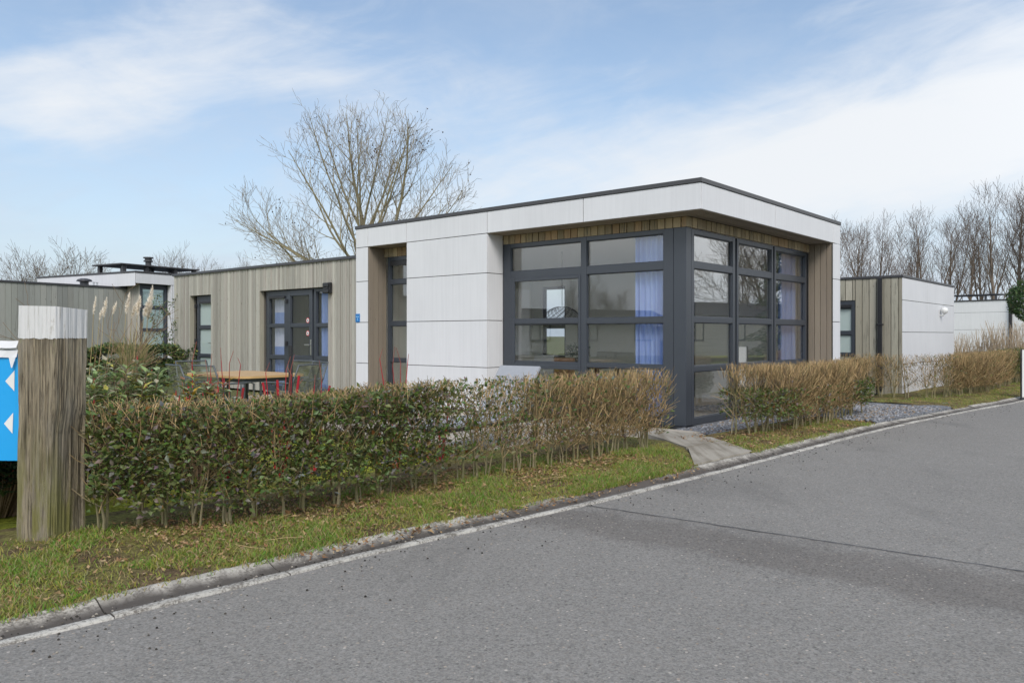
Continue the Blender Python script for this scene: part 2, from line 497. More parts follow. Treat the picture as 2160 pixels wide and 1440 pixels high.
mb = MB()
g = 600
mb.face([(-g, -g, -0.03), (g, -g, -0.03), (g, g, -0.03), (-g, g, -0.03)])
tag(mb.build('ground', M_ground), kind='structure')

mb = MB()
ss = [0 + 0.4 * k for k in range(int(S_END / 0.4))]
for a, b in zip(ss, ss[1:]):
    for d0, d1 in ((0.0, -1.0), (-1.0, -3.0), (-3.0, -6.6)):
        mb.face([kerb(a, d1, 0), kerb(b, d1, 0), kerb(b, d0, 0), kerb(a, d0, 0)])
tag(mb.build('road', M_road), kind='structure')
# the other verge of the road
mb = MB()
for a, b in zip(ss, ss[1:]):
    mb.face([kerb(a, -14, 0.05), kerb(b, -14, 0.05), kerb(b, -6.6, 0.05), kerb(a, -6.6, 0.05)])
    mb.face([kerb(a, -6.6, 0.05), kerb(b, -6.6, 0.05), kerb(b, -6.6, -0.03), kerb(a, -6.6, -0.03)])
tag(mb.build('far_verge', M_lawn), kind='structure')

# trench patch across the road with its tar seam
def wob(x, k, a): return a * noise.noise(Vector((x * k, 3.3, 1.7)))
A0, A1 = Vector((0.56, 6.0, 0)), Vector((4.9, 2.75, 0))
B0, B1 = Vector((-0.05, 5.42, 0)), Vector((4.1, 1.9, 0))
mb = MB(); N = 140
up = [A0.lerp(A1, k / N) for k in range(N + 1)]
lo = [B0.lerp(B1, k / N) + Vector((0.6, 0.75, 0)) * (wob(k * 0.2, 1.0, 0.08) + wob(k * 1.1, 1.0, 0.03)) for k in range(N + 1)]
ROWS = 10
for k in range(N + 1):
    for q in range(ROWS + 1):
        f = q / ROWS; pq = lo[k].lerp(up[k], f)
        c = min(1.0, f / 0.30) * min(1.0, 0.25 + (1 - f) / 0.45)
        mb.v.append((pq.x, pq.y, 0.004 if f > 0.05 else 0.0004)); mb.c.append((c, c, c))
for k in range(N):
    for q in range(ROWS):
        a = k * (ROWS + 1) + q
        mb.f.append((a, a + ROWS + 1, a + ROWS + 2, a + 1)); mb.mi.append(0)
tag(mb.build('road_patch', M_patch), kind='structure')
mb = MB()
for k in range(N):
    h0, h1 = 0.006 + 0.004 * R.random(), 0.006 + 0.004 * R.random()
    n_ = Vector((0.6, 0.8, 0))
    a, b = up[k] + n_ * wob(k * 0.3, 1, 0.012), up[k + 1] + n_ * wob((k + 1) * 0.3, 1, 0.012)
    mb.face([(*(a - n_ * h0).xy, 0.008), (*(b - n_ * h1).xy, 0.008), (*(b + n_ * h1).xy, 0.008), (*(a + n_ * h0).xy, 0.008)])
tag(mb.build('road_seam', M_tar), kind='structure')

# kerb stones: a white lip, a hollow and a rounded rise, about 0.9 m long each
mb = MB()
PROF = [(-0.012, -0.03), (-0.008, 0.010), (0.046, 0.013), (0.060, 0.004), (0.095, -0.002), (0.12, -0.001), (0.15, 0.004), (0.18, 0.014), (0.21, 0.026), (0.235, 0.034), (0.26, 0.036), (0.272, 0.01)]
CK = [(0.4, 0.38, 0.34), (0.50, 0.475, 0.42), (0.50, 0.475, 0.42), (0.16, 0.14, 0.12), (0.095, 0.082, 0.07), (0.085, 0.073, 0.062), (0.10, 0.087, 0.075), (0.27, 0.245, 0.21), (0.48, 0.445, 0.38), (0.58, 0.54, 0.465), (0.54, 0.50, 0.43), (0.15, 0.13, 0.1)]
s = max(0, S0 - 5)
while s < S_END - 40:
    L = 0.90; cuts = 30
    if S_PATH0 - 0.05 < s < S_PATH1: L = 0.6
    rz, rd = R.uniform(-0.004, 0.004), R.uniform(-0.004, 0.004)
    grow = max(0, 1 - abs(s - (S_PATH0 - 1.7)) / 1.9)   # soil washed into the hollow here
    tone = R.uniform(0.88, 1.08)
    drop = 0.55 if S_DRV0 < s < S_DRV1 else 1.0
    i0 = len(mb.v)
    for k in range(cuts + 1):
        q = s + 0.003 + (L - 0.006) * k / cuts
        jit = 0.9 * noise.noise(Vector((q * 9, 2.0, 0.5))) + 0.8 * noise.noise(Vector((q * 31, 5.0, 0.5)))
        for ci, ((d, z), c) in enumerate(zip(PROF, CK)):
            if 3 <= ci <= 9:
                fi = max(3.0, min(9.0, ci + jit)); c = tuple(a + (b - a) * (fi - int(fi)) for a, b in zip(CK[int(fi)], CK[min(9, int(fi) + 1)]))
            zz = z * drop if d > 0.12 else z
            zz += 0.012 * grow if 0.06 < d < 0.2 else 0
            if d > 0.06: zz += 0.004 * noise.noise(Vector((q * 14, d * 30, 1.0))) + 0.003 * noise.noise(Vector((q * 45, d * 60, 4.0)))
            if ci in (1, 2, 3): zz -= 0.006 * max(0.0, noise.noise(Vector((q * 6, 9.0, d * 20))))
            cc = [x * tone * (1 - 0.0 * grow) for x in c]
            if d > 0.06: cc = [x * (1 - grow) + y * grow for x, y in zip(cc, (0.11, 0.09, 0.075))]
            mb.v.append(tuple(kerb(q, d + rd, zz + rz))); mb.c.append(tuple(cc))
    m = len(PROF)
    for k in range(cuts):
        for j in range(m - 1):
            mb.f.append((i0 + k * m + j, i0 + (k + 1) * m + j, i0 + (k + 1) * m + j + 1, i0 + k * m + j + 1)); mb.mi.append(0)
    mb.face([mb.v[i0 + j] for j in range(m)], (0.1, 0.09, 0.08)); mb.face([mb.v[i0 + cuts * m + j] for j in range(m)][::-1], (0.1, 0.09, 0.08))
    s += L
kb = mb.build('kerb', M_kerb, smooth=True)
tag(kb, kind='structure')
# dirty lip edge of the asphalt under the kerb
mb = MB()
for a, b in zip(ss, ss[1:]):
    mb.face([kerb(a, -0.008, -0.012), kerb(b, -0.008, -0.012), kerb(b, 0.30, -0.012), kerb(a, 0.30, -0.012)])
tag(mb.build('kerb_bed', plain('kerb_bed', (0.06, 0.05, 0.04), 0.95)), kind='structure')

def hz(x, y):
    return 0.012 * noise.noise(Vector((x * 1.7, y * 1.7, 0))) + 0.006 * noise.noise(Vector((x * 7, y * 7, 3)))
VERGE_W = 2.3
def verge_z(s, d):
    p = kerb(s, d)
    base = 0.042 + 0.024 * min(1, max(0, d - 0.26) / 0.8)
    if d > 1.5 and s < S_PATH0: base -= 0.065 * (d - 1.5) / 0.8 * min(1, max(0, (S_PATH0 - 1.0 - s) / 1.5))
    if d < 0.25: return 0.012
    return base + hz(p.x, p.y) * min(1, (d - 0.25) * 4 + 0.15)
DS = [0.228, 0.262, 0.30, 0.36, 0.45, 0.55, 0.68, 0.82, 1.0, 1.2, 1.45, 1.75, 2.0, VERGE_W]
def verge_strip(name, s0, s1, mat, DS=DS, e0=0.0, e1=0.0):
    mb = MB(); n = int((s1 - s0) / 0.12)
    for k in range(n + 1):
        f = k / n
        for d in DS:
            q = s0 + (s1 - s0) * f + min(1.15, (d - 0.25) * (e0 * (1 - f) ** 8 + e1 * f ** 8))
            z = verge_z(q, d)
            mb.v.append(tuple(kerb(q, d, z))); mb.c.append((1, 1, 1))
    m = len(DS)
    for k in range(n):
        for j in range(m - 1):
            i = k * m + j
            mb.f.append((i, i + m, i + m + 1, i + 1)); mb.mi.append(0)
    return tag(mb.build(name, mat, smooth=True), kind='structure')
verge_strip('verge', S0 - 5, S_PATH0 + 0.03, M_verge, e1=1.28)
verge_strip('verge', S_PATH1 - 0.04, S_DRV0, M_verge, DS[:10], e0=0.27)
verge_strip('verge', S_DRV1, S_END - 42, M_verge)

# house frame: local x runs along the front to the right, local y along the right-hand side, origin at the glass corner
TH = rad(49.32)
HP = Vector((2.4467, 11.10, 0.0))
HX = Vector((math.cos(rad(90) - TH), -math.sin(rad(90) - TH), 0))
HX = Vector((math.sin(TH), -math.cos(TH), 0)); HY = Vector((math.cos(TH), math.sin(TH), 0))
HROT = math.atan2(HX.y, HX.x)
def H(x, y, z=0.0): return HP + HX * x + HY * y + Vector((0, 0, z))

def sheet(name, pts, z, mat, thick=0.0, kind='structure'):
    mb = MB()
    top = [(p[0], p[1], z) for p in pts]
    mb.face(top)
    if thick:
        n = len(pts)
        for i in range(n):
            a, b = top[i], top[(i + 1) % n]
            mb.face([(a[0], a[1], z - thick), (b[0], b[1], z - thick), b, a])
    o = mb.build(name, mat)
    if kind: tag(o, kind=kind)
    return o
sheet('lawn', [kerb(S0 - 5, 1.9).xy, kerb(S_PATH0, 1.9).xy, H(0.3, -2.2).xy, H(-17, -2.2).xy, (-30, 14), (-22, -2)], -0.012, M_lawn)
# terrace of concrete pavers along the front
mb = MB()
px = 0.6
ty0 = -3.15
for i in range(17):
    for j in range(5):
        x1 = 0.45 - i * px; y1 = -0.42 - j * px
        tone = R.uniform(0.9, 1.06)
        mb.box(x1 - px + 0.006, x1 - 0.006, y1 - px + 0.006, y1 - 0.006, -0.05, 0.012 + R.uniform(-0.002, 0.002), (tone,) * 3)
tag(mb.build('terrace', M_terrace, loc=HP, rotz=HROT), kind='structure')

# concrete path to the kerb: two slabs
def slab(pts, name='path'):
    mb = MB(); top = [tuple(q) for q in pts]; mb.face(top); n = len(top)
    for i in range(n):
        a, b = top[i], top[(i + 1) % n]
        mb.face([(a[0], a[1], a[2] - 0.12), (b[0], b[1], b[2] - 0.12), b, a])
    tag(mb.build(name, M_slab), kind='structure')
slab([(1.905, 8.62, 0.078), (2.432, 9.20, 0.076), (2.38, 9.95, 0.06), (1.80, 10.45, 0.05), (1.35, 10.3, 0.05), (1.66, 9.85, 0.074), (1.80, 9.20, 0.078)])
slab([(1.915, 8.59, 0.077), (*kerb(S_PATH0, 0.272).xy, 0.046), (*kerb(S_PATH1 + 0.02, 0.272).xy, 0.046), (2.445, 9.175, 0.075)])
# gravel beside the house and the gravel drive
sheet('gravel', [H(0.0, -0.45).xy, H(0.0, 4.9).xy, H(1.25, 4.9).xy, H(1.45, 0.9).xy, H(0.85, -0.6).xy], 0.006, M_gravel)
sheet('driveway', [kerb(S_DRV0 + 0.02, 0.27).xy, kerb(S_DRV1 - 0.02, 0.27).xy, (8.4, 15.3), (7.7, 15.9), (6.0, 17.0), (4.9, 16.2), (5.9, 13.6), (5.35, 12.3)], 0.05, M_gravel, 0.07)

mb = MB(); r = random.Random(19)
def stone(x, y, z):
    q = r.uniform(0.008, 0.024); k = r.uniform(0.10, 0.36); c = (k, k * 1.01, k * 1.05) if r.random() < 0.85 else (0.26, 0.19, 0.12)
    mb.lathe([(q, z), (q * 0.85, z + q * 0.5), (q * 0.3, z + q * 0.75)], x, y, 5, c)
for _ in range(5200):
    u_, d_ = r.uniform(S_DRV0 + 0.1, S_DRV1 - 0.1), r.uniform(0.3, 3.4)
    p = kerb(u_ - 0.12 * d_, d_); stone(p.x, p.y, 0.049)
for _ in range(1600):
    p = H(r.uniform(0.1, 1.2), r.uniform(-0.4, 4.8)); stone(p.x, p.y, 0.005)
tag(mb.build('loose_gravel', M_twig), kind='stuff')

# ------------------------------------------------------------------ building helpers
def TF(y0):   # facade facing -y (local): u along x, w outwards
    return lambda u, w, z: (u, y0 - w, z)
def TR(x0):   # facade facing +x (local): u along y, w outwards
    return lambda u, w, z: (x0 + w, u, z)

def boards(mb, T, u0, u1, z0, z1, wmin, wmax, tones, thick=0.022, gap=0.006, w0=0.0, rnd=R, seq=None):
    u = u0; k = 0
    while u < u1 - 0.01:
        bw = seq[k % len(seq)] if seq else rnd.uniform(wmin, wmax)
        k += 1
        e = min(u + bw, u1)
        t = rnd.choice(tones); q = rnd.uniform(0.84, 1.12)
        col = tuple(c * q for c in t)
        th = thick * rnd.choice((1.0, 1.0, 0.75))
        mb.box(u + gap / 2, e - gap / 2, w0, w0 + th, z0, z1, col, T)
        u = e
GREY = [(0.37, 0.352, 0.305), (0.41, 0.392, 0.34), (0.33, 0.312, 0.27), (0.43, 0.412, 0.355), (0.36, 0.345, 0.30), (0.385, 0.355, 0.31)]
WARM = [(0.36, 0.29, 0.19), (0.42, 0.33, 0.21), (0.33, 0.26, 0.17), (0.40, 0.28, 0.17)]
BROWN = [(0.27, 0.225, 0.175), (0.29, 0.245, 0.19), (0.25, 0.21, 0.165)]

def window(parent, T, u0, u1, z0, z1, fw=0.08, mulls=(), trans=(), depth=0.07, w=0.0, name='window', glass=None, ftop=None, fbot=None, pane_skip=()):
    """fixed or casement window: frame bars butt end to end; one mesh of panes as the sub-part"""
    ftop = ftop or fw; fbot = fbot or fw
    mb = MB()
    vert = [(u0, u0 + fw)] + list(mulls) + [(u1 - fw, u1)]
    for a, b in vert: mb.box(a, b, w - depth, w, z0, z1, T=T)
    hor = [(z0, z0 + fbot)] + list(trans) + [(z1 - ftop, z1)]
    gb = MB(); bead = MB()
    for (a, b), (c, d) in zip(vert, vert[1:]):
        for z_a, z_b in hor: mb.box(b, c, w - depth, w - 0.002, z_a, z_b, T=T)
        for (p, q), (r_, s_) in zip(hor, hor[1:]):
            gb.box(b - 0.004, c + 0.004, w - depth * 0.62 - 0.012, w - depth * 0.62, q - 0.004, r_ + 0.004, T=T)
            # glazing beads, set back from the frame
            for box in ((b, b + 0.012, q, r_), (c - 0.012, c, q, r_), (b + 0.012, c - 0.012, q, q + 0.012), (b + 0.012, c - 0.012, r_ - 0.012, r_)):
                mb.box(box[0], box[1], w - depth * 0.6, w - depth * 0.3, box[2], box[3], T=T)
    fr = mb.build(name, M_frame, parent, bevel=0.004)
    gb.build('pane', glass or M_glass, fr)
    return fr

def wall_panels(mb, T, u0, u1, zs, usplits=(), gap=0.011, thick=0.012, w0=0.0):
    us = [u0] + list(usplits) + [u1]
    for a, b in zip(us, us[1:]):
        for z0, z1 in zip(zs, zs[1:]):
            mb.box(a + gap / 2, b - gap / 2, w0, w0 + thick, z0 + gap / 2, z1 - gap / 2, T=T)

# ------------------------------------------------------------------ the bungalow
bung = thing('bungalow', HP, HROT, 'white panelled flat roofed bungalow with glazed corner and long grey timber wing', 'house')
FX, FY = 0.4365, -0.398           # outer planes of the white fascia
RY = 5.115                        # far end of the right-hand side
WX0, WX1 = -6.868, -15.03         # the timber wing
ZF = 2.975; ZT = 3.335; ZR = 3.397
ZS = [0.03, 0.757, 1.538, 2.322, ZF]
# white panels
mb = MB()
TFo, TRo = TF(FY + 0.012), TR(FX - 0.012)
wall_panels(mb, TFo, -3.426, FX, [ZF, ZT], [-1.486])
wall_panels(mb, TFo, -5.408, -3.426, ZS + [ZT])
wall_panels(mb, TFo, -6.505, -5.408, [ZF, ZT])
wall_panels(mb, TFo, WX0, -6.505, ZS + [ZT])
wall_panels(mb, TRo, FY + 0.012, 4.73, [ZF, ZT], [2.09])
wall_panels(mb, TRo, 4.73, RY, ZS + [ZT])
wall_panels(mb, TR(-3.426 - 0.012), FY + 0.012, -0.002, ZS)           # return of the white block
mb.box(WX0 + 0.0, WX0 - 0.012, FY + 0.012, 0.0, 0.03, ZT)            # end of the white strip above and beside the wing
mb.build('white_cladding', M_panel, bung, bevel=0.002)
# dark carcass behind the panels
mb = MB()
mb.box(-5.40, -3.442, FY + 0.014, -0.01, 0.04, ZF - 0.01)
mb.box(WX0 + 0.002, -6.51, FY + 0.014, -0.01, 0.04, ZF - 0.01)
mb.box(WX0 + 0.002, FX - 0.014, FY + 0.014, RY - 0.02, ZF + 0.02, ZT - 0.004)
mb.box(0.03, FX - 0.014, 4.76, RY - 0.02, 0.04, ZF - 0.01)
mb.build('wall_core', M_darkgap, bung)
mb = MB()
mb.box(WX0 - 0.02, FX + 0.014, FY - 0.014, RY + 0.012, ZT, ZR)
mb.build('roof_trim', M_trim, bung, bevel=0.006)
mb = MB(); mb.box(WX0 + 0.03, FX - 0.03, FY + 0.03, RY - 0.03, ZR + 0.001, ZR + 0.006)
mb.build('roof', M_roof, bung)
# soffit boards run along the eaves
rs = random.Random(3)
sf = [MB(), MB(), MB()]
for k in range(3):
    a = FY + 0.016 + k * 0.127
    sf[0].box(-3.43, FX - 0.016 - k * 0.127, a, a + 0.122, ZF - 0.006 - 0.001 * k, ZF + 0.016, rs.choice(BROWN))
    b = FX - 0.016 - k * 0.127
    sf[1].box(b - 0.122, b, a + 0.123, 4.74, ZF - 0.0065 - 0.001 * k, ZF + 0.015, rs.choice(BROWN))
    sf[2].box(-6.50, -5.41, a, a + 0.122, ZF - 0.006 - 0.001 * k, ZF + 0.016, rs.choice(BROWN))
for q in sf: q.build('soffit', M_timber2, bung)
# warm timber band over the glazing, and the timber cheeks of the recesses
def board_part(name, mat, *a, **k):
    q = MB(); boards(q, *a, rnd=rs, **k); return q.build(name, mat, bung, bevel=0.002)
board_part('timber_band', M_timber2, TF(0.03), -3.424, 0.022, 2.822, ZF - 0.01, 0.125, 0.132, WARM, 0.03, 0.014)
board_part('timber_band', M_timber2, TR(-0.005), 0.0, 4.69, 2.822, ZF - 0.01, 0.143, 0.150, WARM, 0.03, 0.014)
board_part('timber_band', M_timber2, TF(0.03), -6.5, -5.41, 2.80, ZF - 0.01, 0.125, 0.132, WARM, 0.03, 0.014)
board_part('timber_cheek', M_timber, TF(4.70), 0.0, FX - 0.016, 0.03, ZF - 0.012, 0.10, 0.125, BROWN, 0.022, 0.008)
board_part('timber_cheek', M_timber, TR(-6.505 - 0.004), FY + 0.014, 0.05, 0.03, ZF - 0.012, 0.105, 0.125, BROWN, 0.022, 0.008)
# plinth
mb = MB()
mb.box(-3.30, 0.05, -0.055, 0.2, -0.02, 0.006)
mb.box(-0.2, 0.062, -0.056, 4.72, -0.03, 0.004)
mb.box(WX0, -3.44, FY + 0.02, 0.2, -0.04, 0.028)
mb.box(0.06, FX - 0.02, 4.74, RY, -0.04, 0.03)
mb.build('plinth', M_black, bung, bevel=0.004)
# corner post
mb = MB()
mb.box(-0.198, 0.0, 0.0, 0.16, 0.008, 2.822)
mb.build('corner_post', M_frame, bung, bevel=0.008)

# front glazing: door sash on the left, fixed lights on the right
front = window(bung, TF(0.0), -3.425, -0.201, 0.008, 2.82, fw=0.165, mulls=[(-1.816, -1.708)], trans=[(0.80, 0.862), (1.47, 1.555), (2.236, 2.355)],
               ftop=0.07, fbot=0.10, name='front_window')
mb = MB(); T = TF(0.018)
for a, b, c, d in ((-3.255, -3.165, 0.06, 2.236), (-1.862, -1.815, 0.06, 2.236)): mb.box(a, b, -0.0, 0.028, c, d, T=T)
for c, d in ((2.182, 2.236), (1.480, 1.570), (0.752, 0.818), (0.06, 0.16)): mb.box(-3.165, -1.862, -0.0, 0.027, c, d, T=T)
mb.build('sash', M_frame, front, bevel=0.004)
# right-hand glazing in three lights with recessed joints
TRg = TR(0.0)
TRS = [(0.771, 0.849), (1.476, 1.561), (2.252, 2.351)]
for a, b, f in ((0.162, 1.585, 0.083), (1.653, 3.06, 0.06), (3.121, 4.60, 0.06)):
    window(bung, TRg, a, b, 0.01, 2.81, fw=f, trans=TRS, ftop=0.07, fbot=0.098, name='side_window')
for a, b, c in ((1.585, 1.653, -0.03), (3.06, 3.121, -0.03), (4.60, 4.70, -0.01)):
    mb = MB(); mb.box(a, b, -0.07, c, 0.01, 2.81, T=TRg); mb.build('joint_cover', M_black, bung)
# tall window in the niche
window(bung, TF(0.0), -6.40, -5.30, 0.03, 2.795, fw=0.075, trans=[(0.78, 0.85), (1.47, 1.555), (2.27, 2.36)], name='niche_window')
mb = MB(); mb.box(-6.30, -5.42, 0.0, 0.04, 2.625, 2.715, T=TF(0.02))
mb.build('vent', M_black, bung)

# timber wing
mb = MB(); T = TF(0.0); rs = random.Random(11)
seq = [0.10, 0.052, 0.095, 0.066, 0.115, 0.058]
O1, O2 = (-14.158, -13.127), (-10.895, -8.316)
segs = [(WX1, O1[0], 0.02, 2.845), (O1[0], O1[1], 2.302, 2.845), (O1[1], O2[0], 0.02, 2.845), (O2[0], O2[1], 2.308, 2.845), (O2[1], WX0 - 0.013, 0.02, 2.845)]
for a, b, z0, z1 in segs:
    boards(mb, T, a, b, z0, z1, 0.06, 0.13, GREY, 0.024, 0.016, rnd=rs, seq=seq, w0=-0.024)
mb.build('timber_cladding', M_timber, bung, bevel=0.002)
mb = MB()   # wing carcass with reveals
for a, b, z0, z1 in segs: mb.box(a + 0.002, b - 0.002, 0.03, 0.16, z0, z1)
mb.box(WX1, WX0, 3.9, 4.0, 0.02, 2.84); mb.box(WX1, WX1 + 0.1, 0.16, 3.9, 0.02, 2.84)
mb.box(WX1 + 0.1, WX0, 0.16, 3.9, 2.60, 2.70)
mb.build('wing_core', plain('wing_core', (0.13, 0.12, 0.10), 0.8), bung)
for a in (O1[0], O2[0]):   # timber reveals of the openings
    mb = MB(); mb.box(a - 0.02, a, 0.0, 0.11, 0.02, 2.30, (0.33, 0.31, 0.25)); mb.build('reveal', M_timber, bung)
mb = MB(); mb.box(WX1 - 0.03, WX0 - 0.021, -0.035, 4.05, 2.838, 2.90)
mb.build('wing_roof_trim', M_trim, bung, bevel=0.006)
mb = MB(); mb.box(WX1 + 0.02, WX0 - 0.03, 0.02, 4.0, 2.9005, 2.906)
mb.build('wing_roof', M_roof, bung)
# garden door with frosted glass
T = TF(0.11)
d1 = window(bung, T, -14.02, -13.0, 0.02, 2.30, fw=0.10, trans=[(0.735, 0.81), (1.445, 1.535)], ftop=0.16, name='garden_door', glass=M_frost)
mb = MB(); mb.box(-13.86, -13.14, 0.0, 0.035, 2.09, 2.145, T=T); mb.build('vent', M_black, d1, bevel=0.004)
mb = MB(); mb.box(-13.34, -13.16, 0.03, 0.05, 1.08, 1.10, T=T); mb.box(-13.19, -13.17, 0.0, 0.03, 1.08, 1.10, T=T)
mb.build('handle', M_metal, d1)
for z in (1.10, 1.98):
    mb = MB(); mb.box(-14.06, -14.0, 0.0, 0.05, z, z + 0.10, T=T); mb.build('hinge', M_black, d1, bevel=0.008)
# french door with two side lights
sl1 = window(bung, T, -10.80, -9.955, 0.02, 2.30, fw=0.12, trans=[(0.753, 0.837), (1.468, 1.542)], ftop=0.12, name='side_light')
mb = MB(); mb.box(-10.66, -10.02, 0.0, 0.035, 2.12, 2.175, T=T); mb.build('vent', M_black, sl1, bevel=0.004)
d2 = window(bung, T, -9.925, -8.985, 0.03, 2.285, fw=0.115, trans=[(0.753, 0.837), (1.468, 1.542)], ftop=0.12, w=0.02, name='french_door')
sl2 = window(bung, T, -8.955, -8.20, 0.02, 2.30, fw=0.08, trans=[(0.753, 0.837), (1.468, 1.542)], ftop=0.07, name='side_light')
mb = MB()
mb.box(-9.953, -9.927, -0.05, -0.02, 0.03, 2.29, T=T); mb.box(-8.983, -8.957, -0.05, -0.02, 0.03, 2.29, T=T)
mb.build('door_gap', M_black, bung)
mb = MB()
mb.box(-9.06, -9.015, 0.02, 0.028, 0.86, 1.20, T=T); mb.box(-9.20, -9.02, 0.06, 0.08, 1.07, 1.095, T=T); mb.box(-9.05, -9.025, 0.028, 0.06, 1.07, 1.095, T=T)
mb.build('handle', M_metal, d2, bevel=0.004)
for z in (1.06, 2.0):
    mb = MB(); mb.box(-9.975, -9.905, 0.02, 0.06, z, z + 0.10, T=T); mb.build('hinge', M_black, d2, bevel=0.008)
for z in (1.335, 1.615):   # round warning stickers on the glass
    mb = MB()
    def disc(r, yy, col):
        mb.face([(-9.21 + r * math.cos(t), yy, z + r * math.sin(t)) for t in [2 * math.pi * k / 28 for k in range(28)]][::-1], col)
    mb.cur = 0; disc(0.058, 0.1318, (1, 1, 1)); mb.cur = 1; disc(0.045, 0.1312, (1, 1, 1))
    mb.cur = 2; mb.box(-9.225, -9.195, 0.1303, 0.1309, z - 0.015, z + 0.010)
    mb.face([(-9.243, 0.1306, z + 0.026), (-9.183, 0.1306, z - 0.034), (-9.177, 0.1306, z - 0.028), (-9.237, 0.1306, z + 0.032)])
    mb.build('warning_sticker', [M_red, M_white, M_black], d2)
# wall lamp above the french door
mb = MB()
mb.box(-8.35, -8.125, -0.025, -0.09, 2.16, 2.385)
mb.box(-8.335, -8.14, -0.09, -0.12, 2.30, 2.375); mb.box(-8.335, -8.14, -0.09, -0.12, 2.17, 2.245)
mb.box(-8.30, -8.17, -0.09, -0.105, 2.25, 2.295)
mb.build('wall_lamp', M_black, bung, bevel=0.008)
# house number plate
M_plate = plain('blue_plate', (0.012, 0.17, 0.46), 0.35, 0, 0.06)
M_plateink = plain('plate_ink', (0.35, 0.62, 0.9), 0.4, 0, 0.03)
mb = MB(); mb.box(-6.862, -6.742, FY - 0.014, FY - 0.002, 1.545, 1.705)
pl = mb.build('number_plate', M_plate, bung, bevel=0.002)
font('number', '1', 0.085, M_plateink, pl, (-6.80, FY - 0.0155, 1.595), (rad(90), 0, 0))
mb = MB()
for a, b in ((-6.846, -6.826), (-6.82, -6.806), (-6.80, -6.762)): mb.box(a, b, FY - 0.016, FY - 0.0145, 1.642, 1.656)
mb.build('name_line', M_plateink, pl)

# --- interior of the bungalow
M_in = plain('plaster', (0.84, 0.84, 0.79), 0.9, 0, 0.04, 2)
M_inw = plain('white_plaster', (0.90, 0.90, 0.90), 0.9, 0, 0.03, 2)
M_floor = plain('wood_floor', (0.50, 0.42, 0.32), 0.55, 0, 0.2, 3)
mb = MB(); mb.box(WX0 + 0.02, -0.06, 0.10, 5.0, -0.02, 0.0); mb.build('interior_floor', M_floor, bung)
mb = MB(); mb.box(WX0 + 0.02, -0.07, 0.05, 5.0, 2.84, 2.90); mb.build('interior_ceiling', M_inw, bung)
mb = MB()
mb.box(-5.75, -3.85, 4.86, 4.96, 0.0, 2.84); mb.box(-2.4, -0.07, 4.86, 4.96, 0.0, 2.84); mb.box(-3.85, -2.4, 4.86, 4.96, 2.45, 2.84)                       # rear wall, a tall window left, and an unseen opening added for daylight
mb.box(WX0 + 0.05, -6.45, 4.86, 4.96, 0.0, 2.84); mb.box(-6.45, -5.75, 4.86, 4.96, 2.45, 2.84); mb.box(-6.45, -5.75, 4.86, 4.96, 0.0, 0.75)
mb.box(WX0 + 0.03, WX0 + 0.1, 0.1, 4.86, 0.0, 2.84)
mb.box(-0.14, -0.075, 4.62, 4.86, 0.0, 2.84)
mb.box(-5.05, -5.0, 0.06, 1.9, 0.0, 2.84)                          # partition behind the white block
mb.box(-5.4, -3.44, 0.06, 0.12, 0.0, 2.84)
mb.build('interior_wall', M_in, bung)
mb = MB(); mb.box(WX1 + 0.1, WX0, 2.2, 2.26, 0.0, 2.6); mb.box(WX1 + 0.1, WX0, 0.16, 2.2, 0.0, 0.02)
mb.box(-12.2, -12.14, 0.16, 2.2, 0.02, 2.6)
mb.build('wing_interior', M_in, bung)
window(bung, TF(4.90), -6.45, -5.75, 0.75, 2.45, fw=0.06, trans=[(1.46, 1.55)], name='rear_or_added_window')
window(bung, TF(4.90), -3.85, -2.4, 0.02, 2.45, fw=0.07, mulls=[(-3.16, -3.09)], name='rear_or_added_window')  # unseen rear glazing, added to let more daylight into the room

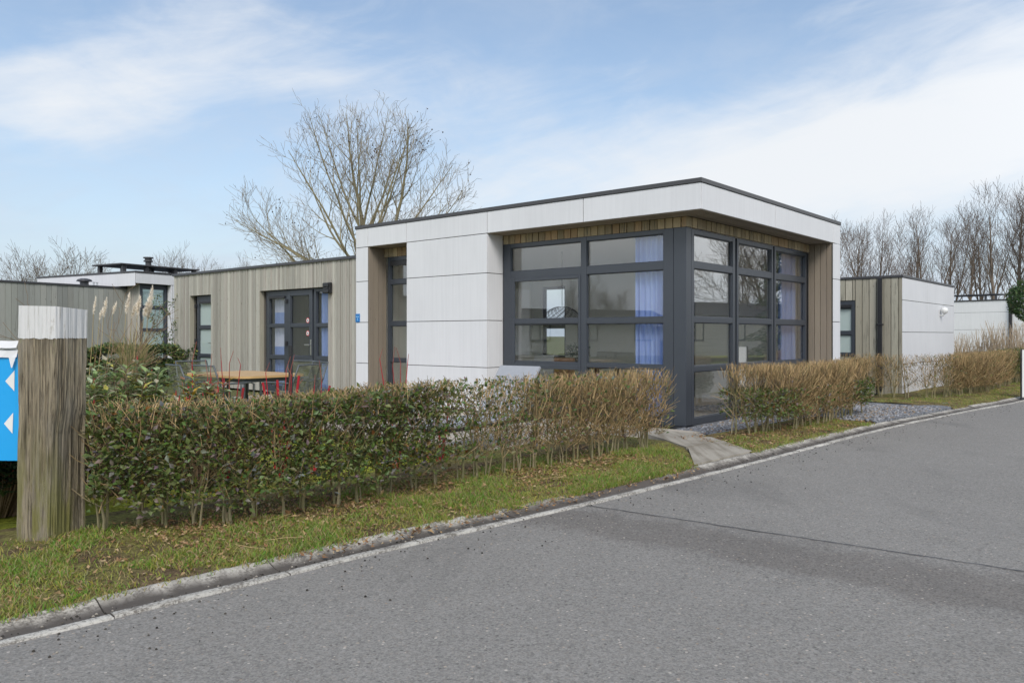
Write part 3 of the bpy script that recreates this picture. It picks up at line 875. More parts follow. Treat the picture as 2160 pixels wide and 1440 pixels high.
# curtains hang inside and are things of their own
def curtain_mat():
    m, t, b = new_mat('blue_curtain')
    co = objco(t)
    n = t.noise(t.scale(co, 30, 30, 0.6), 1.0, 4, 0.6)
    c = t.mix(n, (0.24, 0.38, 0.82), (0.54, 0.67, 0.94))
    t.put(b.inputs['Base Color'], c); b.inputs['Roughness'].default_value = 0.9
    tr = t.node('ShaderNodeBsdfTranslucent'); t.put(tr.inputs[0], c)
    mx = t.node('ShaderNodeMixShader'); mx.inputs[0].default_value = 0.35
    t.l.new(b.outputs[0], mx.inputs[1]); t.l.new(tr.outputs[0], mx.inputs[2]); t.l.new(mx.outputs[0], t.n['Material Output'].inputs[0])
    return m
M_curt = curtain_mat()
M_sheer = plain('pale_curtain', (0.62, 0.64, 0.78), 0.9, 0, 0.08, 3)
def curtain(T, u0, u1, z0, z1, amp, waves, label, seed, mat=None, mat2=None, group=None):
    mb = MB(); rr = random.Random(seed)
    n = waves * 10; ph = [rr.uniform(-0.6, 0.6) for _ in range(waves + 2)]
    zz = [z0 + (z1 - z0) * k / 14 for k in range(15)]
    for z in zz:
        f = (z - z0) / (z1 - z0)
        for i in range(n + 1):
            t = i / n * waves
            k = int(t); pp = ph[k] * (1 - t + k) + ph[k + 1] * (t - k)
            w_ = amp * math.sin(2 * math.pi * t + pp + 0.5 * math.sin(3 * f + pp)) * (0.6 + 0.4 * (1 - f)) + 0.3 * amp * math.sin(5.1 * t + 2 * pp + f)
            uu = u0 + (u1 - u0) * (i / n) + 0.012 * (1 - f) * math.sin(4 * t)
            mb.v.append(T(uu, w_, z)); mb.c.append((1, 1, 1))
    for k in range(14):
        mid = z0 + (z1 - z0) * (k + 0.5) / 14
        for i in range(n):
            a = k * (n + 1) + i
            mb.f.append((a, a + 1, a + n + 2, a + n + 1)); mb.mi.append(1 if (mat2 and not (0.36 < k / 14 < 0.62 or k / 14 > 0.74)) else 0)
    o = mb.build('curtain', [mat or M_curt] + ([mat2] if mat2 else []), smooth=True, loc=HP, rotz=HROT)
    sm = o.modifiers.new('thickness', 'SOLIDIFY'); sm.thickness = 0.004
    tag(o, label, 'curtain', group or 'curtains in the bungalow')
    return o
curtain(TF(0.17), -0.93, -0.30, 0.04, 2.80, 0.035, 7, 'wide blue curtain behind the front glass beside the corner post', 1)
curtain(TR(-0.17), 3.72, 4.50, 0.04, 2.80, 0.035, 7, 'blue curtain behind the last side window next to the timber cheek', 2)
curtain(TF(0.26), -10.66, -10.06, 0.10, 2.28, 0.03, 5, 'pale curtain with blue hem in the side light left of the french door', 3, M_sheer, M_curt)
curtain(TF(0.22), -8.82, -8.52, 0.10, 2.28, 0.03, 2, 'narrow blue curtain in the side light under the wall lamp', 4)

# furniture inside
M_darkwood = plain('dark_wood', (0.16, 0.075, 0.035), 0.4, 0, 0.3, 6)
kc = thing('kitchen_unit', H(-4.6, 1.6), HROT, 'white kitchen unit inside, behind the front window sash', 'cabinet')
mb = MB(); mb.box(-0.35, 0.55, 0.0, 0.6, 0.0, 0.86); mb.build('base_cabinet', M_inw, kc, bevel=0.004)
mb = MB(); mb.box(-0.37, 0.57, -0.02, 0.6, 0.862, 0.90); mb.build('worktop', M_white, kc, bevel=0.004)
mb = MB(); mb.box(-0.35, -0.05, 0.02, 0.6, 0.902, 2.2); mb.build('tall_cabinet', M_inw, kc, bevel=0.004)
mb = MB(); mb.box(-0.3, -0.28, -0.05, -0.03, 1.0, 1.3); mb.build('handle', M_metal, kc)
it = thing('indoor_table', H(-2.95, 1.45), HROT, 'dark wood dining table indoors behind the front window', 'table')
mb = MB(); mb.box(-0.75, 0.75, -0.4, 0.4, 0.72, 0.76); mb.build('tabletop', M_darkwood, it, bevel=0.006)
for a in (-0.68, 0.62):
    for b in (-0.34, 0.28):
        mb = MB(); mb.box(a, a + 0.06, b, b + 0.06, 0.0, 0.718); mb.build('leg', M_darkwood, it)
ic = thing('indoor_chair', H(-2.55, 0.75), HROT + rad(180), 'dark wooden chair indoors tucked at the table behind the sash', 'chair')
mb = MB(); mb.box(-0.22, 0.22, -0.22, 0.22, 0.43, 0.46); mb.build('seat', M_darkwood, ic, bevel=0.006)
mb = MB(); mb.box(-0.21, 0.21, 0.18, 0.21, 0.55, 0.92); mb.build('backrest', M_darkwood, ic, bevel=0.01)
for a in (-0.2, 0.16):
    for b in (-0.2, 0.175):
        mb = MB(); mb.box(a, a + 0.04, b, b + 0.04, 0.0, 0.43 if b < 0 else 0.9); mb.build('leg', M_darkwood, ic)
pp = thing('potted_plant', H(-2.85, 1.35, 0.76), HROT, 'bushy grey green pot plant standing on the indoor table', 'plant')
mb = MB(); mb.lathe([(0.06, 0), (0.085, 0.02), (0.10, 0.13), (0.09, 0.13)], 0, 0, 18); mb.build('pot', M_black, pp, smooth=True)
mb = MB(); rr = random.Random(5)
for _ in range(420):
    a, b = rr.uniform(0, 6.28), rr.uniform(0, 1) ** 0.6 * 0.2
    z = 0.16 + rr.uniform(0, 0.26) * (1 - b * 2)
    mb.leaf((b * math.cos(a), b * math.sin(a), z), (math.cos(a), math.sin(a), rr.uniform(-0.2, 0.8)), (0, 0, 1), 0.06, 0.03, (rr.uniform(0.04, 0.09), rr.uniform(0.08, 0.14), 0.06))
mb.build('foliage', M_leaf, pp)
lp = thing('pendant_lamp', H(-3.35, 1.55, 1.55), HROT, 'black wire mesh pendant lampshade hanging over the indoor table', 'lamp')
mb = MB()
for q in (1, -1):
    for k in range(18):
        pts = []
        for j in range(9):
            e = j / 8 * 1.35; t = 2 * math.pi * k / 18 + q * e * 0.9
            r = 0.34 * math.cos(e * 0.98); pts.append((r * math.cos(t), r * math.sin(t), 0.27 * math.sin(e)))
        mb.tube(pts, 0.004, 4)
mb.build('lamp_shade', M_black, lp)
mb = MB(); mb.tube([(0, 0, 0.26), (0, 0, 1.28)], 0.005, 6); mb.build('cord', M_black, lp)
# ------------------------------------------------------------------ vegetation generators
def rv(r, a=1.0): return Vector((r.uniform(-a, a), r.uniform(-a, a), r.uniform(-a, a)))

def grow(r, start, d, L, rad0, lvl, P, out):
    """recursive bare branch; P: per-level parameters; out collects (pts, radii, level)"""
    p = Vector(start); d = Vector(d).normalized()
    n = max(3, int(L / P['seg'][lvl]))
    pts = [p.copy()]; dirs = [d.copy()]
    env = P.get('env')
    for k in range(n):
        d = (d + rv(r, P['wob'][lvl]) + Vector((0, 0, P['up'][lvl] / n))).normalized()
        p = p + d * (L / n)
        pts.append(p.copy()); dirs.append(d.copy())
        if env and lvl > 0 and env(p) > r.uniform(0.92, 1.1): break
    m = len(pts)
    rr = [max(P['rmin'], rad0 * (1 - 0.86 * (k / (m - 1)) ** 0.8)) for k in range(m)]
    out.append((pts, rr, lvl))
    if lvl + 1 >= P['levels']: return
    cnt = max(1, int(P['kids'][lvl] * r.uniform(0.85, 1.15) * (m - 1) / n))
    ph = r.uniform(0, 6.28)
    for c in range(cnt):
        t = P['t0'][lvl] + (1 - P['t0'][lvl]) * (c + r.uniform(0.2, 0.9)) / cnt
        k = min(m - 1, max(1, int(t * (m - 1) + 0.5)))
        base = pts[k]; dd = dirs[k]
        ph += 2.4 + r.uniform(-0.4, 0.4)
        a = dd.orthogonal().normalized(); b = dd.cross(a)
        side = a * math.cos(ph) + b * math.sin(ph)
        ang = P['ang'][lvl] * r.uniform(0.75, 1.2)
        nd = dd * math.cos(ang) + side * math.sin(ang)
        cl = P['len'][lvl] * r.uniform(0.7, 1.2) * (1 - P['fall'][lvl] * t)
        grow(r, base, nd, cl, min(rr[k] * 0.62, P['r'][lvl + 1]), lvl + 1, P, out)

TOP = {}
def tree_obj(name, loc, P, seed, stems, label, cat='tree', group=None, bark=(0.16, 0.135, 0.095), twig=(0.14, 0.11, 0.08), balls=0, scale=1.0):
    r = random.Random(seed); out = []
    for st in stems:
        grow(r, st[0], st[1], st[2], st[3], st[4] if len(st) > 4 and st[4] < 5 else 0, P if len(st) < 5 or st[4] < 5 else dict(P, levels=1), out)
    t = thing(name, loc, 0, label, cat, group)
    tr, cr = MB(), MB()
    for pts, rr, lvl in out:
        k = r.uniform(0.85, 1.15)
        if lvl == 0: tr.tube(pts, rr, 8, tuple(c * k for c in bark))
        else: cr.tube(pts, rr, 5 if lvl == 1 else 3, tuple(c * k for c in (bark if lvl < 3 else twig)))
    tr.build('trunk', M_bark, t, smooth=True)
    cr.build('crown', M_twig, t)
    if balls:
        bb = MB(); tw = [o for o in out if o[2] >= P['levels'] - 1]
        heads = [r.choice(tw) for _ in range(balls // 4)]
        for pts, rr, lvl in heads:
            for _ in range(r.randint(2, 6)):
                c = r.choice(pts) + rv(r, 0.22) + Vector((0, 0, -0.08))
                q = r.uniform(0.018, 0.03)
                bb.lathe([(q * 0.5, c.z - q * 0.87), (q, c.z), (q * 0.5, c.z + q * 0.87)], c.x, c.y, 6, (0.07, 0.045, 0.03))
        o = bb.build('seed_balls', M_twig, t); tag(o, kind='stuff')
    TOP[t.name] = max(p[-1].z for p, _, _ in out)
    if scale < 0: scale = -scale / TOP[t.name]     # negative: the wanted height in metres
    t.scale = (scale,) * 3
    return t

def ellipse_env(cx, cy, cz, rx, ry, rz):
    return lambda p: math.sqrt(((p.x - cx) / rx) ** 2 + ((p.y - cy) / ry) ** 2 + ((p.z - cz) / rz) ** 2)

# the big plane tree behind the bungalow
PL = dict(levels=5, seg=[0.6, 0.4, 0.28, 0.2, 0.15], wob=[0.05, 0.085, 0.13, 0.16, 0.2], up=[0.2, 0.55, 0.7, 0.6, 0.45],
          kids=[9, 10, 6, 3], t0=[0.12, 0.22, 0.15, 0.15], ang=[1.02, 0.70, 0.72, 0.75], len=[4.6, 2.1, 1.0, 0.48], fall=[0.45, 0.45, 0.4, 0.3],
          r=[0.2, 0.068, 0.030, 0.0125, 0.0068], rmin=0.0047, env=ellipse_env(-0.3, 0, 4.9, 4.35, 3.9, 4.3))
PST = [((0, 0, 0), (-0.03, 0, 1), 5.2, 0.24, 5), ((-0.1, 0, 4.9), (-0.16, 0.05, 1), 4.3, 0.085, 1), ((0.1, 0, 2.6), (0.30, 0.05, 1), 6.9, 0.115, 1)]
pr = random.Random(5)
for k in range(19):
    h0 = 2.0 + 3.0 * (k / 18) ** 0.9
    a_ = k * 2.4 + pr.uniform(-0.25, 0.25); tilt = rad(80 - 62 * k / 18 + pr.uniform(-6, 6))
    dv = Vector((math.cos(a_) * math.sin(tilt), 0.8 * math.sin(a_) * math.sin(tilt), math.cos(tilt))).normalized()
    p0 = Vector((-0.03 * h0, 0, h0)); q = 0.5
    while PL['env'](p0 + dv * q) < 0.98 and q < 7: q += 0.1
    PST.append((tuple(p0), tuple(dv), q * 1.04, 0.078 - 0.028 * k / 18, 1))
for a_, h0, q in ((3.30, 2.3, 4.9), (3.0, 3.0, 4.6), (2.75, 2.0, 5.0), (0.1, 2.6, 4.2), (-0.3, 3.3, 4.0)):
    PST.append(((-0.07, 0, h0), (math.cos(a_) * 0.93, 0.6 * math.sin(a_), 0.42), q, 0.066, 1))
tree_obj('plane_tree', (-5.15, 28.0, 0), PL, 21, PST,
         'large bare plane tree with dangling seed balls rising behind the bungalow roof', bark=(0.24, 0.21, 0.125), twig=(0.22, 0.18, 0.125), balls=330)

SM = dict(levels=4, seg=[0.5, 0.4, 0.3, 0.25], wob=[0.08, 0.12, 0.16, 0.2], up=[0.1, 0.7, 0.5, 0.4], kids=[12, 8, 6], t0=[0.15, 0.15, 0.15], ang=[0.95, 0.7, 0.7],
          len=[3.2, 1.4, 0.75], fall=[0.4, 0.4, 0.3], r=[0.15, 0.05, 0.022, 0.010], rmin=0.0075)
ST = [((0, 0, 0), (0.02, 0, 1), 5.0, 0.16), ((0, 0, 1.3), (0.4, 0.1, 1), 4.0, 0.10), ((0, 0, 1.2), (-0.45, 0, 1), 4.0, 0.10), ((0, 0, 1.2), (0.95, 0.2, 0.7), 3.4, 0.08), ((0, 0, 1.2), (-0.95, 0.1, 0.7), 3.4, 0.08)]
BKT = 'bare trees on the left skyline'
t1 = tree_obj('bare_tree', (-20.2, 34.5, 0), SM, 31, ST, 'wide bare tree above the grey timber wing at far left', group=BKT, scale=-5.7, balls=60)
q1 = 1 / TOP[t1.name]
def again(src, loc, rz, sc, label, group=None):
    o = copy_tree(src); o.location = loc; o.rotation_euler = (0, 0, rz); o.scale = sc if hasattr(sc, '__len__') else (sc,) * 3
    if label: o['label'] = label
    if group: o['group'] = group
    return o
again(t1, (-25.5, 50, 0), 2.0, (3.6 * q1, 3.6 * q1, 6.0 * q1), 'small bare tree behind the white roof, left of the chimney frame', BKT)
again(t1, (-18.7, 45, 0), 4.1, (4.6 * q1, 4.6 * q1, 6.7 * q1), 'bare tree showing between the neighbour chimney and the wing roof', BKT)
again(t1, (-15.4, 45, 0), 1.1, (4.4 * q1, 4.4 * q1, 6.1 * q1), 'low bare tree just left of the large plane tree', BKT)

# tall bare poplars behind the right-hand buildings
PP = dict(levels=4, seg=[0.8, 0.6, 0.45, 0.35], wob=[0.04, 0.09, 0.13, 0.18], up=[0.2, 1.1, 0.8, 0.5], kids=[14, 7, 5], t0=[0.25, 0.25, 0.15], ang=[0.60, 0.6, 0.65],
          len=[3.9, 1.5, 0.8], fall=[0.55, 0.4, 0.3], r=[0.2, 0.055, 0.020, 0.010], rmin=0.0075)
BKR = 'tall bare trees in a row behind the right-hand buildings'
RT = [(1765, 470, 47, 0), (1800, 448, 52, 1), (1842, 440, 50, 2), (1885, 530, 46, 1), (1925, 425, 54, 0), (1958, 440, 49, 2), (2000, 420, 56, 1), (2042, 425, 51, 0), (2078, 440, 58, 2), (2102, 372, 50, 0), (2140, 360, 52, 1), (2185, 350, 50, 2)]
RL = ['bare tree just clearing the right end of the bungalow roof', 'slender bare tree over the left part of the shed roof', 'bushy bare tree above the shed downpipe',
      'short bare tree in the gap between taller ones above the shed corner', 'tall forked bare tree over the shed white panels', 'slim bare tree left of the shed roof end',
      'bare tree over the right end of the shed roof', 'straight bare tree beside the roof frame on the far white building', 'bare tree behind the middle of the far white building',
      'very tall bare tree left of the round evergreen tree', 'tallest dense bare tree above the round evergreen tree', 'bare tree cut by the right edge of the picture']
protos = [None] * 3
for i, ((u, v, yy, k), lab) in enumerate(zip(RT, RL)):
    x = (u - 1080) / 1665 * yy; hgt = 1.3 + (706 - v) / 1665 * yy
    if protos[k] is None:
        st = [((0, 0, 0), (0.02, 0, 1), 9.6, 0.19)]
        if k: st.append(((0, 0, 1.5), (0.22 * (1 if k == 1 else -1), 0.1, 1), 8.0, 0.12))
        if k == 2: st.append(((0, 0, 1.2), (0.2, -0.2, 1), 7.5, 0.11))
        protos[k] = tree_obj('bare_poplar', (x, yy, 0), PP, 50 + k, st, lab, group=BKR, bark=(0.17, 0.135, 0.105), twig=(0.115, 0.083, 0.064), scale=-hgt)
    else:
        again(protos[k], (x, yy, 0), i * 1.9, hgt / TOP[protos[k].name], lab)

# ------------------------------------------------------------------ hedges
def leafcol(r, k=1.0):
    q = r.random()
    if q < 0.62: c = (r.uniform(0.075, 0.125), r.uniform(0.105, 0.160), r.uniform(0.020, 0.042))
    elif q < 0.80: c = (r.uniform(0.12, 0.18), r.uniform(0.15, 0.21), r.uniform(0.05, 0.08))
    elif q < 0.95: c = (r.uniform(0.14, 0.22), r.uniform(0.13, 0.19), r.uniform(0.115, 0.16))
    else: c = (r.uniform(0.10, 0.2), r.uniform(0.07, 0.12), 0.02)
    return tuple(x * k for x in c)
TAN = [(0.40, 0.27, 0.13), (0.31, 0.215, 0.105), (0.49, 0.345, 0.175), (0.23, 0.19, 0.085), (0.17, 0.12, 0.07)]
STEM = [(0.23, 0.21, 0.12), (0.26, 0.23, 0.14), (0.19, 0.18, 0.09)]
def ramp(x, a, b): return max(0.0, min(1.0, (x - a) / (b - a)))
def hedge(name, poly, hgt, thick, leaf_n, twig_n, seed, label, z0=0.07, stemgap=0.2, leaflow=0.18, lsize=1.0, gap=None, leaftop=1.0, dip=0.0):
    """clipped hedge; leaf_n(s), twig_n(s): pieces per metre"""
    r = random.Random(seed)
    P = polyline(poly, 0.05); n = len(P); Ltot = n * 0.05
    def at(s, d=0.0):
        x = max(0, min(n - 2.001, s / 0.05)); i = int(x)
        p = P[i].lerp(P[i + 1], x - i)
        t = (P[min(n - 1, i + 6)] - P[max(0, i - 6)]).normalized()
        return Vector((p.x - t.y * d, p.y + t.x * d, 0)), t
    root = thing(name, (*P[n // 2].xy, z0), 0, label, 'hedge')
    off = Vector((*P[n // 2].xy, z0))
    stems, twigs, leaves = MB(), MB(), MB()
    top = lambda s: hgt + dip * (1 - ramp(s, 0.0, 3.0)) + 0.022 * noise.noise(Vector((s * 1.7, seed, 0))) + 0.012 * noise.noise(Vector((s * 6, seed, 5)))
    s = 0.05
    while s < Ltot - 0.03:
        if gap and gap(s) and r.random() < 0.5: s += stemgap; continue
        base, t = at(s, r.uniform(-0.06, 0.06)); nrm = Vector((-t.y, t.x, 0))
        for q in range(r.choice((2, 3, 3, 4))):
            ds, dd = r.uniform(-0.16, 0.16), r.uniform(-0.5, 0.5) * thick * 0.8
            p = base + Vector((r.uniform(-0.03, 0.03), r.uniform(-0.03, 0.03), -0.03)); hh = top(s) * r.uniform(0.72, 0.95)
            pts = []
            for k in range(7):
                f = k / 6
                pts.append(p + t * (ds * f ** 1.3) + nrm * (dd * f ** 1.3) + Vector((0, 0, hh * f)) + rv(r, 0.012 if k else 0.0))
            r0 = r.uniform(0.006, 0.0125); col = r.choice(STEM)
            stems.tube([a - off + Vector((0, 0, z0)) for a in pts], [r0 * (1 - 0.7 * k / 6) for k in range(7)], 5, col, r.choice(TAN))
            for b in range(r.randint(7, 11)):
                k = r.randint(2, 6); q0 = pts[k]
                dv = (t * r.uniform(-1, 1) + nrm * r.uniform(-1, 1) + Vector((0, 0, r.uniform(0.25, 1.1)))).normalized()
                ln = r.uniform(0.12, 0.34); pl_ = [q0]
                for j in range(3):
                    dv = (dv + rv(r, 0.2) + Vector((0, 0, 0.12))).normalized(); pl_.append(pl_[-1] + dv * ln / 3)
                if pl_[-1].z > top(s) + 0.04: continue
                dn = (pl_[-1] - base).dot(nrm)
                if abs(dn) > thick * 0.62: continue
                stems.tube([a - off + Vector((0, 0, z0)) for a in pl_], [0.0042, 0.0036, 0.003, 0.0018], 3, col, r.choice(TAN))
        s += stemgap * r.uniform(0.75, 1.25)
    ns = int(Ltot / 0.1)
    for k in range(ns):
        s0 = k * 0.1
        for _ in range(int(twig_n(s0) * 0.1)):
            s_ = s0 + r.uniform(0, 0.1)
            u = r.random()
            zt = top(s_)
            z = zt * (1 - 0.70 * r.random() ** (1.25 if leaf_n(s0) < 2500 else 3.2))
            d = r.uniform(-0.5, 0.5) * thick * (0.7 + 0.3 * z / zt)
            p, t = at(s_, d); nrm = Vector((-t.y, t.x, 0)); p.z = z - r.uniform(0.06, 0.16)
            hi = ramp(z / zt, 0.6, 0.95)
            dv = (t * r.uniform(-1, 1) * (1 - 0.45 * hi) + nrm * r.uniform(-1, 1) * (1 - 0.45 * hi) + Vector((0, 0, r.uniform(0.2 + 0.3 * hi, 1.1)))).normalized()
            if s_ > Ltot - 0.15: dv = (dv + t * r.uniform(0, 0.9)).normalized()
            ln = r.uniform(0.09, 0.21); q1 = p + dv * ln * 0.5; dv = (dv + rv(r, 0.22) + Vector((0, 0, 0.1))).normalized(); q2 = q1 + dv * ln * 0.5
            lim = zt + 0.05 * r.random() ** 2 + 0.004
            if q2.z > lim:
                q2.z = lim
            c = r.choice(TAN); kk = r.uniform(0.75, 1.2)
            twigs.tube([a - off + Vector((0, 0, z0)) for a in (p, q1, q2)], [0.0030, 0.0025, 0.0015], 3, tuple(x * kk * 0.8 for x in c), tuple(x * kk for x in c))
        for _ in range(int(leaf_n(s0) * 0.1)):
            s_ = s0 + r.uniform(0, 0.1); zt = top(s_) - 0.01
            clump = 0.5 + 0.5 * noise.noise(Vector((s_ * 4.2, seed, 9)))
            zl = leaflow + 0.22 * clump * clump
            z = zl + (zt * leaftop - zl) * r.random() ** 0.85
            half = thick * 0.5 * (1 + 0.16 * noise.noise(Vector((s_ * 5, z * 5, seed))))
            e = r.choice((-1, 1)) * half * (1 - 0.75 * r.random() ** 1.6)
            p, t = at(s_, e); nrm = Vector((-t.y, t.x, 0)); p.z = z
            if noise.noise(Vector((s_ * 5.5, z * 6.5, seed + 3))) < -0.22 and z < zt * 0.75 and r.random() < 0.8: continue
            dv = nrm * (math.copysign(1, e) * r.uniform(0.0, 0.9)) + t * r.uniform(-1, 1) + Vector((0, 0, r.uniform(-0.35, 1.0)))
            nn = nrm * (math.copysign(1, e)) * 0.5 + Vector((0, 0, 0.9)) + rv(r, 0.7)
            L = r.uniform(0.022, 0.056) * lsize
            leaves.leaf(p - off + Vector((0, 0, z0)), dv, nn, L, L * r.uniform(0.48, 0.62), leafcol(r), 0.2)
    stems.build('stems', M_twig, root)
    if twigs.v: twigs.build('twigs', M_twig, root)
    if leaves.v: leaves.build('leaves', M_leaf, root)
    return root

def ramp(x, a, b): return max(0.0, min(1.0, (x - a) / (b - a)))
H1 = [(-2.62, 4.98), (-2.05, 5.10), (-1.42, 5.56), (-0.50, 6.62), (0.70, 7.86), (1.62, 8.76)]
hedge('hedge', H1, 0.845, 0.44,
      lambda s: 6800 * (1 - ramp(s, 2.3, 2.75)) + 1250 * (1 - ramp(s, 3.4, 4.8)) * ramp(s, 2.2, 2.75) + 260,
      lambda s: 900 - 480 * ramp(s, 2.2, 2.6) + 1500 * ramp(s, 3.2, 4.4), 3, 'long front hedge beside the timber post, leafy at left and bare at right', leaflow=0.09, dip=-0.065)
hedge('hedge', [(2.72, 9.76), (3.3, 10.05), (4.6, 11.42), (5.62, 12.75)], 0.84, 0.46,
      lambda s: 3600 * (1 - ramp(s, 0.6, 1.3)) + 2600 * ramp(s, 3.1, 3.5) + 480 * ramp(s, 1.0, 1.3), lambda s: 2300 - 1300 * (1 - ramp(s, 0.2, 1.2)) - 700 * ramp(s, 3.0, 3.4), 5,
      'bare tan hedge between the concrete path and the gravel drive', leaflow=0.12, leaftop=0.66)
hedge('hedge', [(6.75, 16.1), (7.5, 15.5), (8.35, 15.55), (9.9, 16.75), (11.4, 18.5), (12.2, 19.5)], 0.84, 0.46,
      lambda s: 120 + 500 * ramp(s, 5.8, 6.6), lambda s: 500 + 700 * (1 - ramp(s, 0.7, 1.0)) + 2100 * ramp(s, 2.2, 2.7), 6,
      'thin bare hedge in front of the shed beside the drive', gap=lambda s: 1.0 < s < 2.2)
hedge('hedge', [(12.35, 19.65), (13.2, 20.6), (14.6, 22.2)], 0.86, 0.5, lambda s: 3200, lambda s: 300, 8,
      'green leafy hedge at the right edge past the bare hedge', lsize=1.15)

# ------------------------------------------------------------------ grass and litter
def grass(name, areas, seed):
    mb = MB(); r = random.Random(seed)
    for s0, s1, d0, d1, cnt, dens in areas:
        for _ in range(cnt):
            s_ = s0 + (s1 - s0) * r.random() ** dens; d = d0 + (d1 - d0) * r.random()
            if S_PATH0 - 1 < s_ < S_PATH0: s_ += min(1.0, 1.2 * (d - 0.25)) * (s_ - S_PATH0 + 1)
            p = kerb(s_, d)
            nz = noise.noise(Vector((p.x * 2.1, p.y * 2.1, 5))) + 0.5 * noise.noise(Vector((p.x * 6, p.y * 6, 8)))
            if nz < -0.06 + 0.45 * max(0, d - 0.7) and r.random() < 0.85: continue
            p.z = verge_z(s_, max(d, 0.262)) - 0.004 - (0.03 if d < 0.25 else 0)
            if d < 0.262: p.z = 0.02 + 0.17 * max(0, d - 0.16)
            L = r.uniform(0.018, 0.05) * (1.35 if nz > 0.25 else 1.0)
            dv = Vector((r.uniform(-0.8, 0.8), r.uniform(-0.8, 0.8), r.uniform(0.5, 1.2))).normalized()
            wv = Vector((r.uniform(-1, 1), r.uniform(-1, 1), 0)).normalized() * r.uniform(0.0016, 0.0032)
            tip = p + dv * L + Vector((dv.x, dv.y, -0.2)) * (L * 0.35)
            mid = p + dv * (L * 0.55)
            q = r.random()
            if q < 0.30 + 0.5 * nz: c = (r.uniform(0.13, 0.20), r.uniform(0.23, 0.33), r.uniform(0.025, 0.05))
            elif q < 0.66: c = (r.uniform(0.26, 0.36), r.uniform(0.27, 0.35), r.uniform(0.04, 0.08))
            else: c = (r.uniform(0.30, 0.42), r.uniform(0.24, 0.32), r.uniform(0.10, 0.16))
            i = len(mb.v)
            mb.v += [tuple(p - wv), tuple(p + wv), tuple(mid + wv * 0.8), tuple(mid - wv * 0.8), tuple(tip)]
            mb.c += [c] * 5
            mb.f += [(i, i + 1, i + 2, i + 3), (i + 3, i + 2, i + 4)]; mb.mi += [0, 0]
    return tag(mb.build(name, M_grass), kind='stuff')
grass('grass', [(S0 - 1.2, S0 + 2.6, 0.255, 1.6, 60000, 1.0), (S0 + 2.6, S_PATH0 - 0.05, 0.235, 1.5, 60000, 1.0),
                (S0 + 2.9, S_PATH0 - 0.3, 0.19, 0.27, 3500, 1.0), (S0 - 1, S_PATH0, 0.20, 0.27, 3800, 1.0), (S_PATH1, S_DRV0, 0.20, 0.27, 900, 1.0),
                (S_PATH1 + 0.05, S_DRV0 - 0.1, 0.255, 0.9, 9000, 1.0), (S_DRV1 + 0.1, S_DRV1 + 9, 0.255, 1.6, 15000, 1.0)], 12)
def litter(name, cnt, areas, seed):
    mb = MB(); r = random.Random(seed)
    for _ in range(cnt):
        s0, s1, d0, d1 = r.choice(areas)
        s_ = r.uniform(s0, s1); d = d0 + (d1 - d0) * r.random()
        p = kerb(s_, d); p.z = (verge_z(s_, d) if d > 0.262 else 0.02) + r.uniform(0.004, 0.022)
        L = r.uniform(0.016, 0.042) * (1.4 if r.random() < 0.08 else 1)
        c = r.choice([(0.30, 0.17, 0.08), (0.36, 0.24, 0.12), (0.22, 0.12, 0.06), (0.40, 0.27, 0.14), (0.42, 0.31, 0.18), (0.15, 0.09, 0.05), (0.26, 0.15, 0.08)])
        mb.leaf(p, (r.uniform(-1, 1), r.uniform(-1, 1), r.uniform(-0.3, 0.35)), rv(r, 0.5) + Vector((0, 0, 1)), L, L * r.uniform(0.4, 0.75), c, r.uniform(-0.4, 0.5))
    for _ in range(46):   # dry straws
        s0, s1, d0, d1 = r.choice(areas)
        s_ = r.uniform(s0, s1); d = d0 + (d1 - d0) * r.random()
        p = kerb(s_, d); p.z = (verge_z(s_, d) if d > 0.262 else 0.03) + 0.02
        a = r.uniform(0, 6.28); L = r.uniform(0.06, 0.26)
        q = p + Vector((math.cos(a) * L, math.sin(a) * L, r.uniform(-0.005, 0.02)))
        mb.tube([p, (p + q) / 2 + rv(r, 0.01), q], [0.0022, 0.002, 0.0015], 4, (0.5, 0.37, 0.18))
    return tag(mb.build(name, M_litter), kind='stuff')
LV = [(S0 - 1.0, S0 + 2.6, 0.28, 1.7), (S0 + 1.0, S_PATH0 - 0.05, 0.27, 1.6), (S0 + 1.0, S_PATH0 - 0.1, 0.6, 1.7), (S0 + 1.0, S_PATH0 - 0.1, 0.7, 1.7), (S_PATH1 + 0.1, S_DRV0, 0.3, 1.3), (S_PATH1 + 0.1, S_DRV0, 0.3, 1.0), (S_DRV1, S_DRV1 + 8, 0.3, 1.7)]
litter('leaf_litter', 9000, LV + LV + LV[1:4] * 2 + [(S0 + 1.5, S_PATH0, 0.07, 0.27)], 14)
# crumbs of soil and stones on the road edge
mb = MB(); r = random.Random(15)
for _ in range(1500):
    s_ = r.uniform(S0 - 0.5, S0 + 16); d = -abs(r.gauss(0, 0.25)) - 0.01 if r.random() < 0.4 else r.uniform(0.065, 0.17)
    p = kerb(s_, d, 0.002); q = r.uniform(0.002, 0.0075); k = r.choice((0.03, 0.05, 0.09, 0.3))
    mb.lathe([(q, p.z), (q * 0.9, p.z + q * 0.6), (q * 0.3, p.z + q)], p.x, p.y, 5, (k, k * 0.9, k * 0.75))
tag(mb.build('road_debris', M_twig), kind='stuff')

